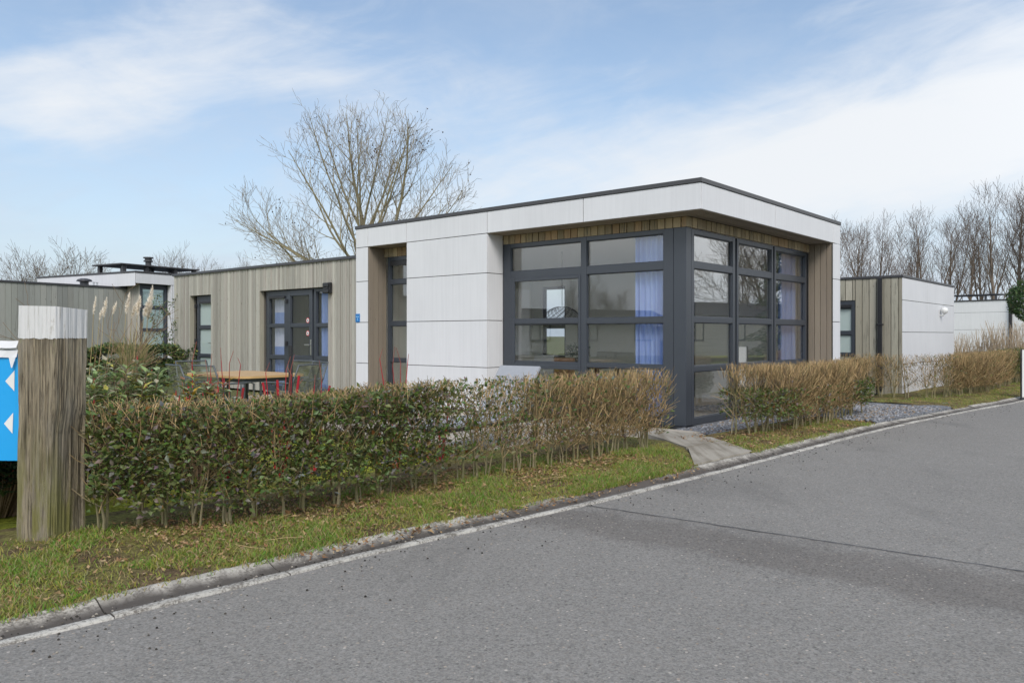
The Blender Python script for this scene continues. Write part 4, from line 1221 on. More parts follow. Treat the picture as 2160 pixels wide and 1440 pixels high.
# ------------------------------------------------------------------ timber post with the blue sign
def postmat():
    m, t, b = new_mat('weathered_post')
    co = objco(t)
    g1 = t.noise(t.scale(co, 60, 60, 2.6), 1.0, 8, 0.75, 0.5); g2 = t.noise(t.scale(co, 150, 150, 12), 1.0, 4, 0.7); bl = t.noise(t.scale(co, 6, 6, 1.6), 1.0, 5, 0.6)
    c = t.mix(t.step(g1, 0.34, 0.62), (0.045, 0.034, 0.021), (0.37, 0.31, 0.21))
    c = t.mix(t.step(bl, 0.40, 0.66), c, t.mix(g2, (0.18, 0.15, 0.105), (0.42, 0.375, 0.30)))
    sp = t.node('ShaderNodeSeparateXYZ'); t.l.new(co, sp.inputs[0])
    alg = t.m('MULTIPLY', t.step(t.noise(t.scale(co, 12, 12, 2.2), 1.0, 5, 0.65), 0.40, 0.60), t.step(sp.outputs[2], 0.85, 0.1))
    c = t.mix(t.m('MULTIPLY', alg, 0.85), c, (0.20, 0.19, 0.045))
    lich = t.m('MULTIPLY', t.step(t.noise(t.scale(co, 26, 26, 6), 1.0, 4, 0.6), 0.60, 0.68), t.step(sp.outputs[2], 0.95, 1.25))
    c = t.mix(t.m('MULTIPLY', lich, 0.6), c, (0.34, 0.34, 0.17))
    dots = t.m('MULTIPLY', t.step(t.voro(co, 85), 0.16, 0.07), t.step(t.noise(co, 9, 3), 0.5, 0.62))
    c = t.mix(t.m('MULTIPLY', dots, 0.6), c, (0.55, 0.52, 0.42))
    t.put(b.inputs['Base Color'], c); b.inputs['Roughness'].default_value = 0.92
    bump(t, b, t.m('ADD', g1, t.m('MULTIPLY', g2, 0.3)), 1.0, 0.02)
    return m
def paintmat():
    m, t, b = new_mat('old_white_paint')
    co = objco(t)
    g1 = t.noise(t.scale(co, 90, 90, 3), 1.0, 6, 0.7); g2 = t.noise(t.scale(co, 20, 20, 6), 1.0, 5, 0.65)
    c = t.mix(t.step(g1, 0.52, 0.70), (0.60, 0.595, 0.58), (0.30, 0.28, 0.24))
    c = t.mix(t.m('MULTIPLY', t.step(g2, 0.62, 0.72), 0.55), c, (0.30, 0.26, 0.2))
    t.put(b.inputs['Base Color'], c); b.inputs['Roughness'].default_value = 0.75
    bump(t, b, g1, 0.5, 0.01)
    return m
M_post, M_paint = postmat(), paintmat()
post = thing('timber_post', (-2.842, 4.865, 0.04), rad(-11), 'thick weathered square timber post with a white painted top', 'post')
def post_mesh(z0, z1, grow_, seed, cap):
    mb = MB(); n = 34; rows = max(4, int((z1 - z0) / 0.02)); hw = 0.136
    base = []
    for e in range(4):
        a = [(-1, -1), (1, -1), (1, 1), (-1, 1)][e]; b = [(1, -1), (1, 1), (-1, 1), (-1, -1)][e]
        for k in range(n):
            f = k / n; base.append((a[0] + (b[0] - a[0]) * f, a[1] + (b[1] - a[1]) * f))
    m = len(base)
    for i in range(rows + 1):
        z = z0 + (z1 - z0) * i / rows
        for (x, y) in base:
            cr = 1 - 0.06 * (max(0, abs(x) + abs(y) - 1.75) / 0.25) ** 1.5
            rough_ = 0.010 * noise.noise(Vector((x * 6, y * 6, z * 1.3))) + 0.004 * noise.noise(Vector((x * 19, y * 19, z * 3)))
            cv = noise.noise(Vector((x * 13 + 0.7, y * 13, z * 0.9))); rough_ -= 0.013 * max(0.0, 1 - abs(cv) * 9) * (0.45 if seed else 1.0) * min(1.0, max(0.0, noise.noise(Vector((x * 3, y * 3, z * 1.1 + 4))) + 0.55))
            rough_ += 0.0022 * noise.noise(Vector((x * 40, y * 40, z * 2.2)))
            if seed: rough_ *= 0.6
            split = 0
            if abs(x + 0.04) < 0.1 and y < -0.9 and z < 1.2: split = 0.008 * max(0, noise.noise(Vector((3, z * 1.1, 0))) + 0.35)
            q = hw * cr + rough_ + grow_
            lean = 0.017 * (z / 1.4)
            px_, py_ = x * q + lean, y * q + (split if y < -0.9 else 0)
            if x > 0.3 and y < 0.9 and z < 0.82 and x * 1.0 > 0.55 and not seed:      # broken-out edge low on the right
                px_ -= 0.022 * min(1, (0.82 - z) * 6) * (x - 0.55) / 0.45
            zz = z + (-0.012 * (x * 0.3 + 0.6 * y + 0.5) if (cap and i == rows) else 0)
            mb.v.append((px_, py_, zz)); mb.c.append((1, 1, 1))
    for i in range(rows):
        for j in range(m):
            q = (j + 1) % m
            mb.f.append((i * m + j, i * m + q, (i + 1) * m + q, (i + 1) * m + j)); mb.mi.append(0)
    mb.f.append(tuple(rows * m + j for j in range(m))); mb.mi.append(0)
    return mb
post_mesh(-0.06, 1.40, 0.0, 0, False).build('timber_shaft', M_post, post)
pt = post_mesh(1.238, 1.432, 0.0022, 1, True)
rr = random.Random(2)
for i in range(136):   # ragged lower edge of the paint
    x, y, z = pt.v[i]; pt.v[i] = (x, y, z + rr.uniform(-0.004, 0.003) + 0.004 * noise.noise(Vector((x * 20, y * 20, 0))))
pt.build('painted_top', M_paint, post)

M_blue = plain('blue_sheet', (0.015, 0.34, 0.74), 0.38, 0, 0.06, 2)
M_paper = plain('torn_white_sheet', (0.66, 0.66, 0.67), 0.7, 0, 0.1, 12)
sign = thing('sign_board', (-3.0, 4.86, 0.0), rad(-3), 'bright blue sign board with two white arrowheads fixed beside the timber post', 'sign')
mb = MB(); N_ = 24
for k in range(N_ + 1):       # the sheet billows a little
    for j in range(9):
        x = -1.3 + 1.3 * k / N_; z = 0.535 + (1.185 - 0.535) * j / 8
        y = -0.06 + 0.004 * math.sin(3.1 * x + 2 * z) + 0.002 * math.sin(9 * z + x * 4)
        mb.v.append((x, y, z)); mb.c.append((1, 1, 1))
for k in range(N_):
    for j in range(8):
        a = k * 9 + j; mb.f.append((a, a + 9, a + 10, a + 1)); mb.mi.append(0)
sh = mb.build('blue_panel', M_blue, sign)
sd = sh.modifiers.new('thickness', 'SOLIDIFY'); sd.thickness = 0.012; sd.offset = -1
def ysheet(x, z): return -0.06 + 0.004 * math.sin(3.1 * x + 2 * z) + 0.002 * math.sin(9 * z + x * 4)
for zc in (1.018, 0.760):
    mb = MB()
    xs, xt, hh = -0.022, -0.082, 0.061
    xs -= (1.018 - zc) * 0.04; xt -= (1.018 - zc) * 0.03
    mb.face([(xs, ysheet(xs, zc + hh) - 0.004, zc + hh + 0.006), (xt, ysheet(xt, zc) - 0.004, zc), (xs - 0.003, ysheet(xs, zc - hh) - 0.004, zc - hh)])
    mb.build('arrow', M_white, sign)
mb = MB()     # torn white edging along the top, with a hanging scrap
for k in range(40):
    x0, x1 = -1.3 + 1.3 * k / 40, -1.3 + 1.3 * (k + 1) / 40
    for (za, ya), (zb, yb) in (((1.265, -0.055), (1.222, -0.078)), ((1.222, -0.078), (1.208, -0.062)), ((1.208, -0.062), (1.165, -0.075))):
        w_ = lambda x: 0.005 * math.sin(x * 17) + 0.003 * math.sin(x * 41)
        mb.face([(x0, ya + w_(x0), za + w_(x0) * 0.4), (x1, ya + w_(x1), za + w_(x1) * 0.4), (x1, yb - w_(x1), zb + w_(x1) * 0.5), (x0, yb - w_(x0), zb + w_(x0) * 0.5)][::-1])
mb.face([(-0.042, -0.086, 1.17), (-0.022, -0.092, 1.10), (-0.018, -0.088, 1.102), (0.0, -0.082, 1.165)])
mb.build('torn_edge', M_paper, sign)

# ------------------------------------------------------------------ garden table and chairs on the terrace
M_teak = plain('teak', (0.52, 0.33, 0.14), 0.5, 0, 0.14, 7)
M_alu = plain('grey_frame', (0.085, 0.095, 0.10), 0.4, 0, 0.1, 5)
M_cord = plain('olive_cord', (0.17, 0.175, 0.11), 0.8, 0, 0.2, 60)
tc_ = thing('garden_table', (-3.77, 11.14, 0.012), HROT, 'garden table with pale teak top and grey metal legs', 'table')
def rounded(a, b, rad_, n=8):
    return [(cx + rad_ * math.cos(t), cy + rad_ * math.sin(t)) for cx, cy, q in ((a - rad_, b - rad_, 0), (rad_ - a, b - rad_, 1), (rad_ - a, rad_ - b, 2), (a - rad_, rad_ - b, 3)) for t in [math.pi / 2 * (q + k / n) for k in range(n + 1)]]
mb = MB(); ol = rounded(0.80, 0.52, 0.20); m_ = len(ol)
mb.face([(x, y, 0.745) for x, y in ol]); mb.face([(x, y, 0.715) for x, y in ol][::-1])
for k in range(m_):
    (x0, y0), (x1, y1) = ol[k], ol[(k + 1) % m_]
    mb.face([(x0, y0, 0.715), (x1, y1, 0.715), (x1, y1, 0.745), (x0, y0, 0.745)])
mb.build('tabletop', M_teak, tc_, bevel=0.006)
mb = MB(); mb.box(-0.70, 0.70, -0.44, -0.38, 0.66, 0.713); mb.box(-0.70, 0.70, 0.38, 0.44, 0.66, 0.713); mb.box(-0.70, -0.64, -0.38, 0.38, 0.66, 0.713); mb.box(0.64, 0.70, -0.38, 0.38, 0.66, 0.713)
mb.build('apron', M_alu, tc_, bevel=0.006)
for a in (-1, 1):
    for b in (-1, 1):
        mb = MB(); mb.tube([(a * 0.58, b * 0.36, 0.70), (a * 0.65, b * 0.41, 0.64), (a * 0.67, b * 0.425, 0.55), (a * 0.69, b * 0.44, 0.0)], [0.03, 0.036, 0.032, 0.022], 10, cap=True)
        mb.build('leg', M_alu, tc_, smooth=True)
def make_chair():
    t = thing('garden_chair')
    mb = MB()
    for k in range(30):
        y = -0.21 + 0.43 * k / 29; mb.tube([(-0.25, y, 0.425 - 0.012 * math.sin(math.pi * k / 29)), (0, y, 0.408), (0.25, y, 0.425 - 0.012 * math.sin(math.pi * k / 29))], 0.0048, 5)
    mb.build('seat', M_cord, t)
    mb = MB()
    for k in range(23):
        f = k / 22; z = 0.46 + 0.41 * f; y = 0.22 + 0.13 * f
        mb.tube([(-0.25 + 0.01 * f, y, z), (0, y + 0.025, z), (0.25 - 0.01 * f, y, z)], 0.0046, 5)
    bk = mb.build('backrest', M_cord, t)
    mb = MB(); mb.tube([(-0.255, 0.20, 0.42), (-0.255, 0.27, 0.65), (-0.245, 0.355, 0.89), (0.245, 0.355, 0.89), (0.255, 0.27, 0.65), (0.255, 0.20, 0.42)], 0.013, 8)
    mb.build('back_frame', M_alu, bk, smooth=True)
    mb = MB(); mb.tube([(-0.26, -0.22, 0.42), (-0.26, 0.22, 0.42), (0.26, 0.22, 0.42), (0.26, -0.22, 0.42), (-0.26, -0.22, 0.42)], 0.013, 8); mb.build('seat_frame', M_alu, t, smooth=True)
    for sx in (-1, 1):
        mb = MB(); mb.tube([(sx * 0.262, -0.22, 0.42), (sx * 0.275, -0.25, 0.0)], [0.013, 0.011], 8, cap=True); mb.build('leg', M_alu, t, smooth=True)
        mb = MB(); mb.tube([(sx * 0.262, 0.21, 0.42), (sx * 0.275, 0.30, 0.0)], [0.013, 0.011], 8, cap=True); mb.build('leg', M_alu, t, smooth=True)
        mb = MB(); mb.tube([(sx * 0.262, -0.22, 0.42), (sx * 0.285, -0.21, 0.64), (sx * 0.285, -0.16, 0.665), (sx * 0.275, 0.28, 0.655)], 0.012, 8); mb.build('armrest', M_alu, t, smooth=True)
    return t
CH = [((-3.76, 10.42), 180 + 4, 'corded garden chair at the near long side, in front of the table leg'),
      ((-4.20, 10.62), 180 - 6, 'corded garden chair at the near long side, closest to the timber post'),
      ((-4.62, 11.80), 90, 'corded garden chair at the left short end of the table under the garden door'),
      ((-3.02, 10.62), -70, 'corded garden chair at the right short end, just left of the black bollard light'),
      ((-3.42, 11.85), 10, 'corded garden chair at the far side in front of the left side light'),
      ((-3.10, 11.42), -12, 'corded garden chair at the far side in front of the french door')]
ch0 = make_chair()
for i, ((x, y), a, lab) in enumerate(CH):
    c = ch0 if i == 0 else copy_tree(ch0)
    c.location = (x, y, 0.012); c.rotation_euler = (0, 0, HROT + rad(a))
    tag(c, lab, 'chair', 'corded garden chairs round the teak table')
bl = thing('bollard_light', (-2.72, 9.70, 0.0), HROT, 'slim black garden bollard light standing before the french door', 'light')
mb = MB(); mb.lathe([(0.026, -0.02), (0.026, 1.06)], 0, 0, 14); mb.build('pole', M_black, bl, smooth=False)
mb = MB(); mb.lathe([(0.029, 1.062), (0.029, 1.17), (0.022, 1.175)], 0, 0, 14); mb.build('lamp_head', M_black, bl)

# sun lounger behind the hedge
lg = thing('sun_lounger', (-0.42, 8.95, 0.012), math.atan2(0.80, 0.60), 'pale grey sun lounger with raised head end behind the front hedge', 'sun lounger')
M_sling = plain('grey_sling', (0.31, 0.32, 0.34), 0.7, 0, 0.1, 20)
mb = MB(); mb.box(-0.95, 0.42, -0.30, 0.30, 0.325, 0.345); mb.build('bed', M_sling, lg, bevel=0.004)
mb = MB(); a = rad(50)
mb.face([(0.42, -0.30, 0.34), (0.42, 0.30, 0.34), (0.42 + 0.72 * math.cos(a), 0.30, 0.34 + 0.72 * math.sin(a)), (0.42 + 0.72 * math.cos(a), -0.30, 0.34 + 0.72 * math.sin(a))])
b_ = mb.build('backrest', M_sling, lg); sm = b_.modifiers.new('thickness', 'SOLIDIFY'); sm.thickness = 0.03
mb = MB()
for y in (-0.315, 0.315): mb.box(-0.97, 0.95, y - 0.015, y + 0.015, 0.28, 0.32)
mb.box(-0.97, -0.94, -0.30, 0.30, 0.28, 0.32); mb.box(0.92, 0.95, -0.30, 0.30, 0.28, 0.32)
mb.build('frame', M_black, lg, bevel=0.004)
for x in (-0.85, 0.80):
    for y in (-0.30, 0.30):
        mb = MB(); mb.tube([(x, y, 0.28), (x - 0.05, y, 0.0)], 0.016, 8, cap=True); mb.build('leg', M_black, lg)

# ------------------------------------------------------------------ garden plants
def clump(name, loc, label, cat, build, rz=0.0, group=None):
    t = thing(name, loc, rz, label, cat, group); build(t); return t
def rhodo(rx, ry, hgt, n, seed, cols, leafL=0.11):
    def f(t):
        r = random.Random(seed); st, lf = MB(), MB(); fl = MB()
        for k in range(n):
            a = r.uniform(0, 6.28); q = math.sqrt(r.random())
            x, y = q * math.cos(a) * rx, q * math.sin(a) * ry
            z = hgt * (0.55 + 0.45 * math.sqrt(max(0, 1 - q * q))) * r.uniform(0.62, 1.05)
            st.tube([(x * 0.35, y * 0.35, 0), (x * 0.8, y * 0.8, z * 0.55), (x, y, z)], [0.009, 0.006, 0.004], 4, (0.16, 0.11, 0.07))
            for j in range(r.randint(7, 11)):
                b = 2.4 * j + r.uniform(-0.3, 0.3)
                c = r.choice(cols); kk = r.uniform(0.8, 1.2)
                lf.leaf((x, y, z - 0.012 * j), (math.cos(b), math.sin(b), r.uniform(-0.15, 0.75)), (0, 0, 1), leafL * r.uniform(0.75, 1.2), leafL * 0.36, tuple(v * kk for v in c), 0.22)
            if r.random() < 0.3:
                fl.tube([(x, y, z), (x + r.uniform(-0.01, 0.01), y, z + 0.045)], [0.007, 0.003], 5, (0.42, 0.04, 0.05))
        st.build('stems', M_twig, t); lf.build('leaves', M_leaf, t)
        if fl.v: fl.build('buds', M_leaf, t)
    return f
RC = [(0.26, 0.34, 0.13), (0.33, 0.40, 0.20), (0.19, 0.25, 0.09), (0.38, 0.43, 0.27), (0.22, 0.30, 0.11), (0.44, 0.40, 0.09), (0.46, 0.41, 0.28)]
clump('broadleaf_shrub', (-3.25, 6.55, 0.0), 'pale green broadleaf shrub with red buds between the post and the garden chairs', 'shrub', rhodo(0.56, 0.5, 1.06, 170, 41, RC))
clump('broadleaf_shrub', (-2.66, 6.72, 0.0), 'lower reddish broadleaf shrub with yellow leaves just behind the leafy hedge', 'shrub', rhodo(0.32, 0.30, 0.94, 60, 42, RC + [(0.45, 0.28, 0.03), (0.28, 0.14, 0.08)]))
clump('broadleaf_shrub', (-3.75, 5.75, 0.0), 'dark broadleaf shrub at the far left below the blue sign', 'shrub', rhodo(0.55, 0.45, 0.68, 260, 43, [(0.03, 0.06, 0.02), (0.05, 0.08, 0.03), (0.025, 0.045, 0.02)]))
def dogwood(n, hgt, spread, seed, cut=0.3):
    def f(t):
        r = random.Random(seed); mb = MB()
        for k in range(n):
            a = r.uniform(0, 6.28); q = r.uniform(0.1, spread)
            thick = r.random() < cut
            h = hgt * (r.uniform(0.86, 0.98) if thick else r.uniform(0.85, 1.12))
            x, y = q * math.cos(a), q * math.sin(a); r0 = 0.012 if thick else 0.0055
            c = r.choice([(0.36, 0.022, 0.032), (0.30, 0.03, 0.035), (0.26, 0.07, 0.05), (0.42, 0.03, 0.04)])
            mb.tube([(x * 0.2, y * 0.2, -0.02), (x * 0.6 + r.uniform(-0.03, 0.03), y * 0.6, h * 0.5), (x, y, h)], [r0 * 1.1, r0, r0 * (0.95 if thick else 0.6)], 6, c, None, True)
            if not thick:
                mb.tube([(x, y, h), (x + r.uniform(-0.05, 0.05), y, h + r.uniform(0.06, 0.2))], [r0 * 0.6, 0.002], 4, (0.30, 0.10, 0.08))
        mb.build('stems', M_twig, t)
    return f
DG = 'red stemmed dogwoods behind the front hedge'
for (u, z, n, yy, sd, lab) in ((415, 0.95, 5, 7.0, 1, 'red dogwood stems in front of the left garden chairs'), (470, 0.95, 5, 7.1, 2, 'red dogwood stems before the table leg'),
                            (590, 0.96, 8, 7.25, 3, 'thicket of red dogwood stems before the right garden chairs'), (655, 0.92, 3, 7.4, 4, 'sparse red dogwood stems before the french door'), (835, 0.97, 5, 7.7, 5, 'red dogwood stems before the niche window of the white wall'), (930, 0.62, 6, 7.9, 6, 'leaning red dogwood stems by the foot of the sun lounger')):
    clump('dogwood_shrub', ((u - 1080) / 1665 * yy, yy, 0.0), lab, 'shrub', dogwood(n, z, 0.22 if sd != 6 else 0.5, sd), group=DG)

def leafmass(rx, ry, hgt, n, seed, cols, leafL=0.05, low=0.05):
    def f(t):
        r = random.Random(seed); lf, st = MB(), MB()
        for k in range(n):
            x, y = r.uniform(-rx, rx), r.uniform(-ry, ry)
            e = 1 - (abs(x) / rx) ** 4; top = hgt * (0.86 + 0.14 * e) + 0.09 * noise.noise(Vector((x * 1.6, y * 1.6, seed))) + 0.05 * noise.noise(Vector((x * 5, y * 5, seed)))
            z = top * (low + (1 - low) * r.random() ** 0.5)
            if noise.noise(Vector((x * 3.5, z * 3.5, seed + 2))) < -0.25: continue
            lf.leaf((x, y, z), (r.uniform(-1, 1), r.uniform(-1, 0.4), r.uniform(-0.2, 0.9)), rv(r, 0.6) + Vector((0, -0.4, 1)), leafL * r.uniform(0.7, 1.3), leafL * 0.5, tuple(v * r.uniform(0.75, 1.25) for v in r.choice(cols)))
        for k in range(int(rx * 16)):
            x = r.uniform(-rx, rx); y = r.uniform(-ry * 0.6, ry * 0.6)
            st.tube([(x, y, 0), (x + r.uniform(-0.1, 0.1), y, hgt * 0.6)], [0.012, 0.006], 5, (0.14, 0.11, 0.08))
        st.build('stems', M_twig, t); lf.build('leaves', M_leaf, t)
    return f
EG = [(0.055, 0.095, 0.032), (0.075, 0.125, 0.042), (0.04, 0.072, 0.026), (0.12, 0.165, 0.06), (0.26, 0.27, 0.08)]
clump('evergreen_hedge', (-10.0, 20.6, 0), 'dark evergreen hedge between the neighbour wing and the bungalow', 'hedge', leafmass(2.9, 0.55, 1.0, 30000, 51, EG, 0.085), rz=rad(8))
def bare_shrub(hgt, seed, n=7):
    def f(t):
        r = random.Random(seed); out = []
        P = dict(levels=3, seg=[0.2, 0.15, 0.1], wob=[0.12, 0.2, 0.25], up=[0.25, 0.35, 0.3], kids=[5, 4], t0=[0.3, 0.2], ang=[0.7, 0.7], len=[hgt * 0.5, hgt * 0.22], fall=[0.4, 0.3], r=[0.02, 0.009, 0.005], rmin=0.003)
        for k in range(n):
            a = r.uniform(0, 6.28); grow(r, (0, 0, 0), (0.6 * math.cos(a), 0.6 * math.sin(a), 1), hgt * r.uniform(0.7, 1.0), 0.016, 0, P, out)
        mb = MB()
        for pts, rr, lvl in out: mb.tube(pts, rr, 4, (0.20, 0.14, 0.085))
        mb.build('branches', M_twig, t)
    return f
clump('bare_shrub', (-6.35, 12.0, 0), 'leafless brown shrub right behind the timber post', 'shrub', bare_shrub(1.75, 61, 7))
def pampas(t):
    r = random.Random(71); lv, stx = MB(), MB()
    for k in range(260):
        a = r.uniform(0, 6.28); L = r.uniform(0.7, 1.5); d = r.uniform(0.15, 0.55)
        c = r.choice([(0.24, 0.24, 0.10), (0.34, 0.28, 0.13), (0.15, 0.19, 0.08), (0.42, 0.34, 0.17)])
        x, y = 0.15 * math.cos(a), 0.15 * math.sin(a)
        lv.tube([(x, y, 0.2), (x + d * 0.4 * math.cos(a), y + d * 0.4 * math.sin(a), L * 0.75), (x + d * math.cos(a), y + d * math.sin(a), L * 0.95)], [0.006, 0.005, 0.002], 3, c)
    lv.build('blades', M_grass, t)
    Yp = 19.6
    for (u, vt, vb, th) in ((200, 629, 662, 0.6), (222, 630, 668, 0.8), (214, 652, 672, 0.6), (242, 638, 663, 0.6), (270, 622, 660, 0.9), (283, 642, 671, 1.0), (293, 629, 664, 1.0), (318, 604, 660, 1.15), (311, 628, 668, 1.2), (316, 640, 672, 1.0)):
        y = r.uniform(-0.5, 0.5)
        x = (u - 1080) / 1665 * (Yp + y) - t.location.x
        zt = 1.3 + (706 - vt) / 1665 * Yp; zb = 1.3 + (706 - vb) / 1665 * Yp
        lean = 0.16 * r.uniform(0.2, 1) + (0.14 if u > 300 else 0.05)
        mb = MB()
        c0 = (0.86, 0.78, 0.67)
        mb.tube([(x - lean * 1.4, y, 0.1), (x - lean * 0.6, y, zb * 0.6), (x - lean * 0.3, y, zb)], [0.009, 0.007, 0.005], 5, (0.52, 0.40, 0.2))
        n = int(330 * th)
        for k in range(n):
            f = r.random(); zc = zb + (zt - zb) * f
            xc = x - lean * 0.3 + lean * 0.55 * f
            wd = 0.072 * th * math.sin(math.pi * min(1, f * 0.85 + 0.12)) ** 0.8
            a = r.uniform(0, 6.28)
            p = Vector((xc, y, zc)); q = p + Vector((wd * math.cos(a), wd * math.sin(a), r.uniform(-0.05, 0.10)))
            kk = r.uniform(0.8, 1.25)
            mb.leaf(p, q - p, rv(r), (q - p).length, 0.012, tuple(v * kk for v in c0))
        mb.build('plume', M_grass, t)
clump('pampas_grass', (-9.4, 19.6, 0), 'pampas grass with tall feathery beige plumes', 'grass', pampas)
def leggy(t):
    r = random.Random(81); st, lf = MB(), MB(); out = []
    P = dict(levels=2, seg=[0.25, 0.15], wob=[0.1, 0.2], up=[0.2, 0.3], kids=[9], t0=[0.35], ang=[0.8], len=[0.55], fall=[0.3], r=[0.02, 0.008], rmin=0.004)
    for a in (-0.35, 0.0, 0.25): grow(r, (0, 0, 0), (a, 0, 1), 2.0, 0.018, 0, P, out)
    for pts, rr, lvl in out:
        st.tube(pts, rr, 4, (0.16, 0.13, 0.09))
        if lvl:
            for k in range(22):
                p = r.choice(pts[1:]) + rv(r, 0.07)
                lf.leaf(p, rv(r) + Vector((0, 0, 0.4)), rv(r) + Vector((0, 0, 1)), 0.075, 0.036, r.choice(EG))
    st.build('stems', M_twig, t); lf.build('leaves', M_leaf, t)
clump('evergreen_shrub', (-8.85, 20.8, 0), 'leggy evergreen shrub before the neighbour white corner, left of the timber wing', 'shrub', leggy)
# dry ornamental grasses by the far white building, and a low hedge
def drygrass(rx, ry, hgt, n, seed):
    def f(t):
        r = random.Random(seed); mb = MB()
        for k in range(n):
            x, y = r.uniform(-rx, rx), r.uniform(-ry, ry); L = hgt * r.uniform(0.55, 1.1); a = r.uniform(0, 6.28); d = r.uniform(0.05, 0.4)
            c = r.choice([(0.44, 0.34, 0.23), (0.38, 0.29, 0.19), (0.50, 0.40, 0.28), (0.32, 0.25, 0.17)])
            mb.tube([(x, y, 0), (x + d * 0.3 * math.cos(a), y + d * 0.3 * math.sin(a), L * 0.6), (x + d * math.cos(a), y + d * math.sin(a), L)], [0.007, 0.007, 0.004], 3, c)
        mb.build('blades', M_grass, t)
    return f
DGR = 'dry ornamental grasses before the far white building'
for x, y, rx, hh, n, sd, lab in ((15.6, 24.6, 0.9, 1.6, 420, 91, 'tall clump of dry tan grass beside the downpipe of the far white building'),
                                (14.1, 25.0, 0.7, 1.25, 260, 92, 'shorter clump of dry tan grass before the far white building'),
                                (12.9, 21.6, 0.25, 1.3, 60, 93, 'thin dry grass tuft beside the right end of the shed')):
    clump('dry_grass', (x, y, 0), lab, 'grass', drygrass(rx, 0.6, hh, n, sd), group=DGR)
clump('low_hedge', (15.2, 26.3, 0), 'low olive hedge along the foot of the far white building', 'hedge', leafmass(2.6, 0.5, 0.72, 5000, 95, EG + [(0.20, 0.14, 0.06), (0.22, 0.16, 0.07)], 0.08))
# clipped round evergreen tree at the right edge
bt = thing('round_tree', (13.35, 20.3, 0.05), 0, 'round clipped evergreen tree cut by the right edge', 'tree')
mb = MB(); mb.tube([(0, 0, -0.05), (0.02, 0, 0.9), (0, 0.01, 1.7)], [0.05, 0.04, 0.035], 8, (0.16, 0.12, 0.09)); mb.build('trunk', M_bark, bt, smooth=True)
mb = MB(); r = random.Random(97)
for k in range(7000):
    v = rv(r)
    while v.length > 1: v = rv(r)
    v = v.normalized() * (0.52 * (v.length ** 0.45)) * (1 + 0.22 * noise.noise(v.normalized() * 2.4 + Vector((7, 1, 2))))
    p = Vector((0, 0, 2.12)) + v
    mb.leaf(p, v.normalized() * 0.6 + rv(r, 0.8) + Vector((0, 0, 0.2)), v + rv(r, 0.3), 0.06, 0.03, tuple(c * r.uniform(0.7, 1.3) for c in r.choice(EG[:4])))
mb.build('crown', M_leaf, bt)
# white marker board by the kerb at the right edge
wb = thing('marker_board', (10.16, 15.72, 0.0), rad(-15), 'white marker board with dark edge at the kerb, cut by the right edge', 'sign')
mb = MB(); mb.box(0, 0.42, 0, 0.03, 0.06, 1.0); mb.build('board', M_white, wb, bevel=0.003)
mb = MB(); mb.box(-0.022, -0.001, -0.004, 0.034, -0.03, 1.02); mb.box(0.421, 0.442, -0.004, 0.034, -0.03, 1.02); mb.build('edge', M_black, wb)

# ------------------------------------------------------------------ shed on the right (own frame = house frame)
shed = thing('shed', H(0.776, 7.985), HROT, 'small flat roofed shed with timber and white panelled faces, right of the bungalow', 'building')
SL = 4.78
mb = MB(); TFs, TRs = TF(0.012), TR(-0.012)
wall_panels(mb, TRs, 0.0, SL, [0.03, 0.68, 1.358, 2.036, 2.51], [2.07])
mb.build('white_cladding', M_panel, shed, bevel=0.002)
mb = MB(); rs = random.Random(17)
OLD = [(0.37, 0.345, 0.275), (0.39, 0.365, 0.295), (0.34, 0.315, 0.25), (0.40, 0.38, 0.305)]
boards(mb, TF(0.022), -6.0, -2.05, 0.03, 2.51, 0.14, 0.15, OLD, 0.022, 0.014, rnd=rs)
boards(mb, TF(0.022), -2.05, -0.96, 2.055, 2.51, 0.14, 0.15, OLD, 0.022, 0.014, rnd=rs)
boards(mb, TF(0.022), -0.96, -0.004, 0.03, 2.51, 0.14, 0.15, OLD, 0.022, 0.014, rnd=rs)
mb.build('timber_cladding', M_timber2, shed, bevel=0.003)
mb = MB(); mb.box(-0.965, -0.014, 0.024, SL, 0.02, 2.512); mb.box(-6, -2.045, 0.024, SL, 0.02, 2.512); mb.box(-2.045, -0.965, 0.2, SL, 0.02, 2.512); mb.box(-2.045, -0.965, 0.024, 0.2, 2.06, 2.512)
mb.build('wall_core', M_darkgap, shed)
mb = MB(); mb.box(-6.02, 0.014, -0.02, SL + 0.02, 2.513, 2.563); mb.build('roof_trim', M_trim, shed, bevel=0.005)
mb = MB(); mb.box(-5.98, -0.03, 0.02, SL - 0.02, 2.5635, 2.568); mb.build('roof', M_roof, shed)
sw = window(shed, TF(0.02), -2.04, -0.97, 0.05, 2.05, fw=0.075, trans=[(0.84, 0.90), (1.30, 1.38)], ftop=0.17, name='window', glass=M_frost)
mb = MB(); mb.box(-1.93, -1.05, 0.0, 0.035, 1.90, 1.96, T=TF(0.02)); mb.build('vent', M_black, sw)
mb = MB(); mb.box(-0.485, -0.395, -0.075, -0.005, 0.1, 2.515); mb.box(-0.50, -0.38, -0.085, 0.0, 1.50, 1.54)
mb.build('downpipe', M_black, shed, bevel=0.01)
mb = MB(); T = TRs
mb.lathe([(0.02, 1.80), (0.07, 1.84), (0.085, 1.90), (0.06, 1.95), (0.01, 1.97)], 0.10, 3.28, 16); mb.tube([(0.0, 3.28, 1.77), (0.06, 3.28, 1.76), (0.10, 3.28, 1.82)], 0.018, 8)
mb.build('wall_lamp', M_white, shed, smooth=True)

# ------------------------------------------------------------------ neighbour house on the left
nz = thing('neighbour_house', (-12.3, 25.8, 0), math.atan2(0.869, 0.495), 'neighbouring flat roofed house with grey timber wing, white fascia and blinds', 'house')
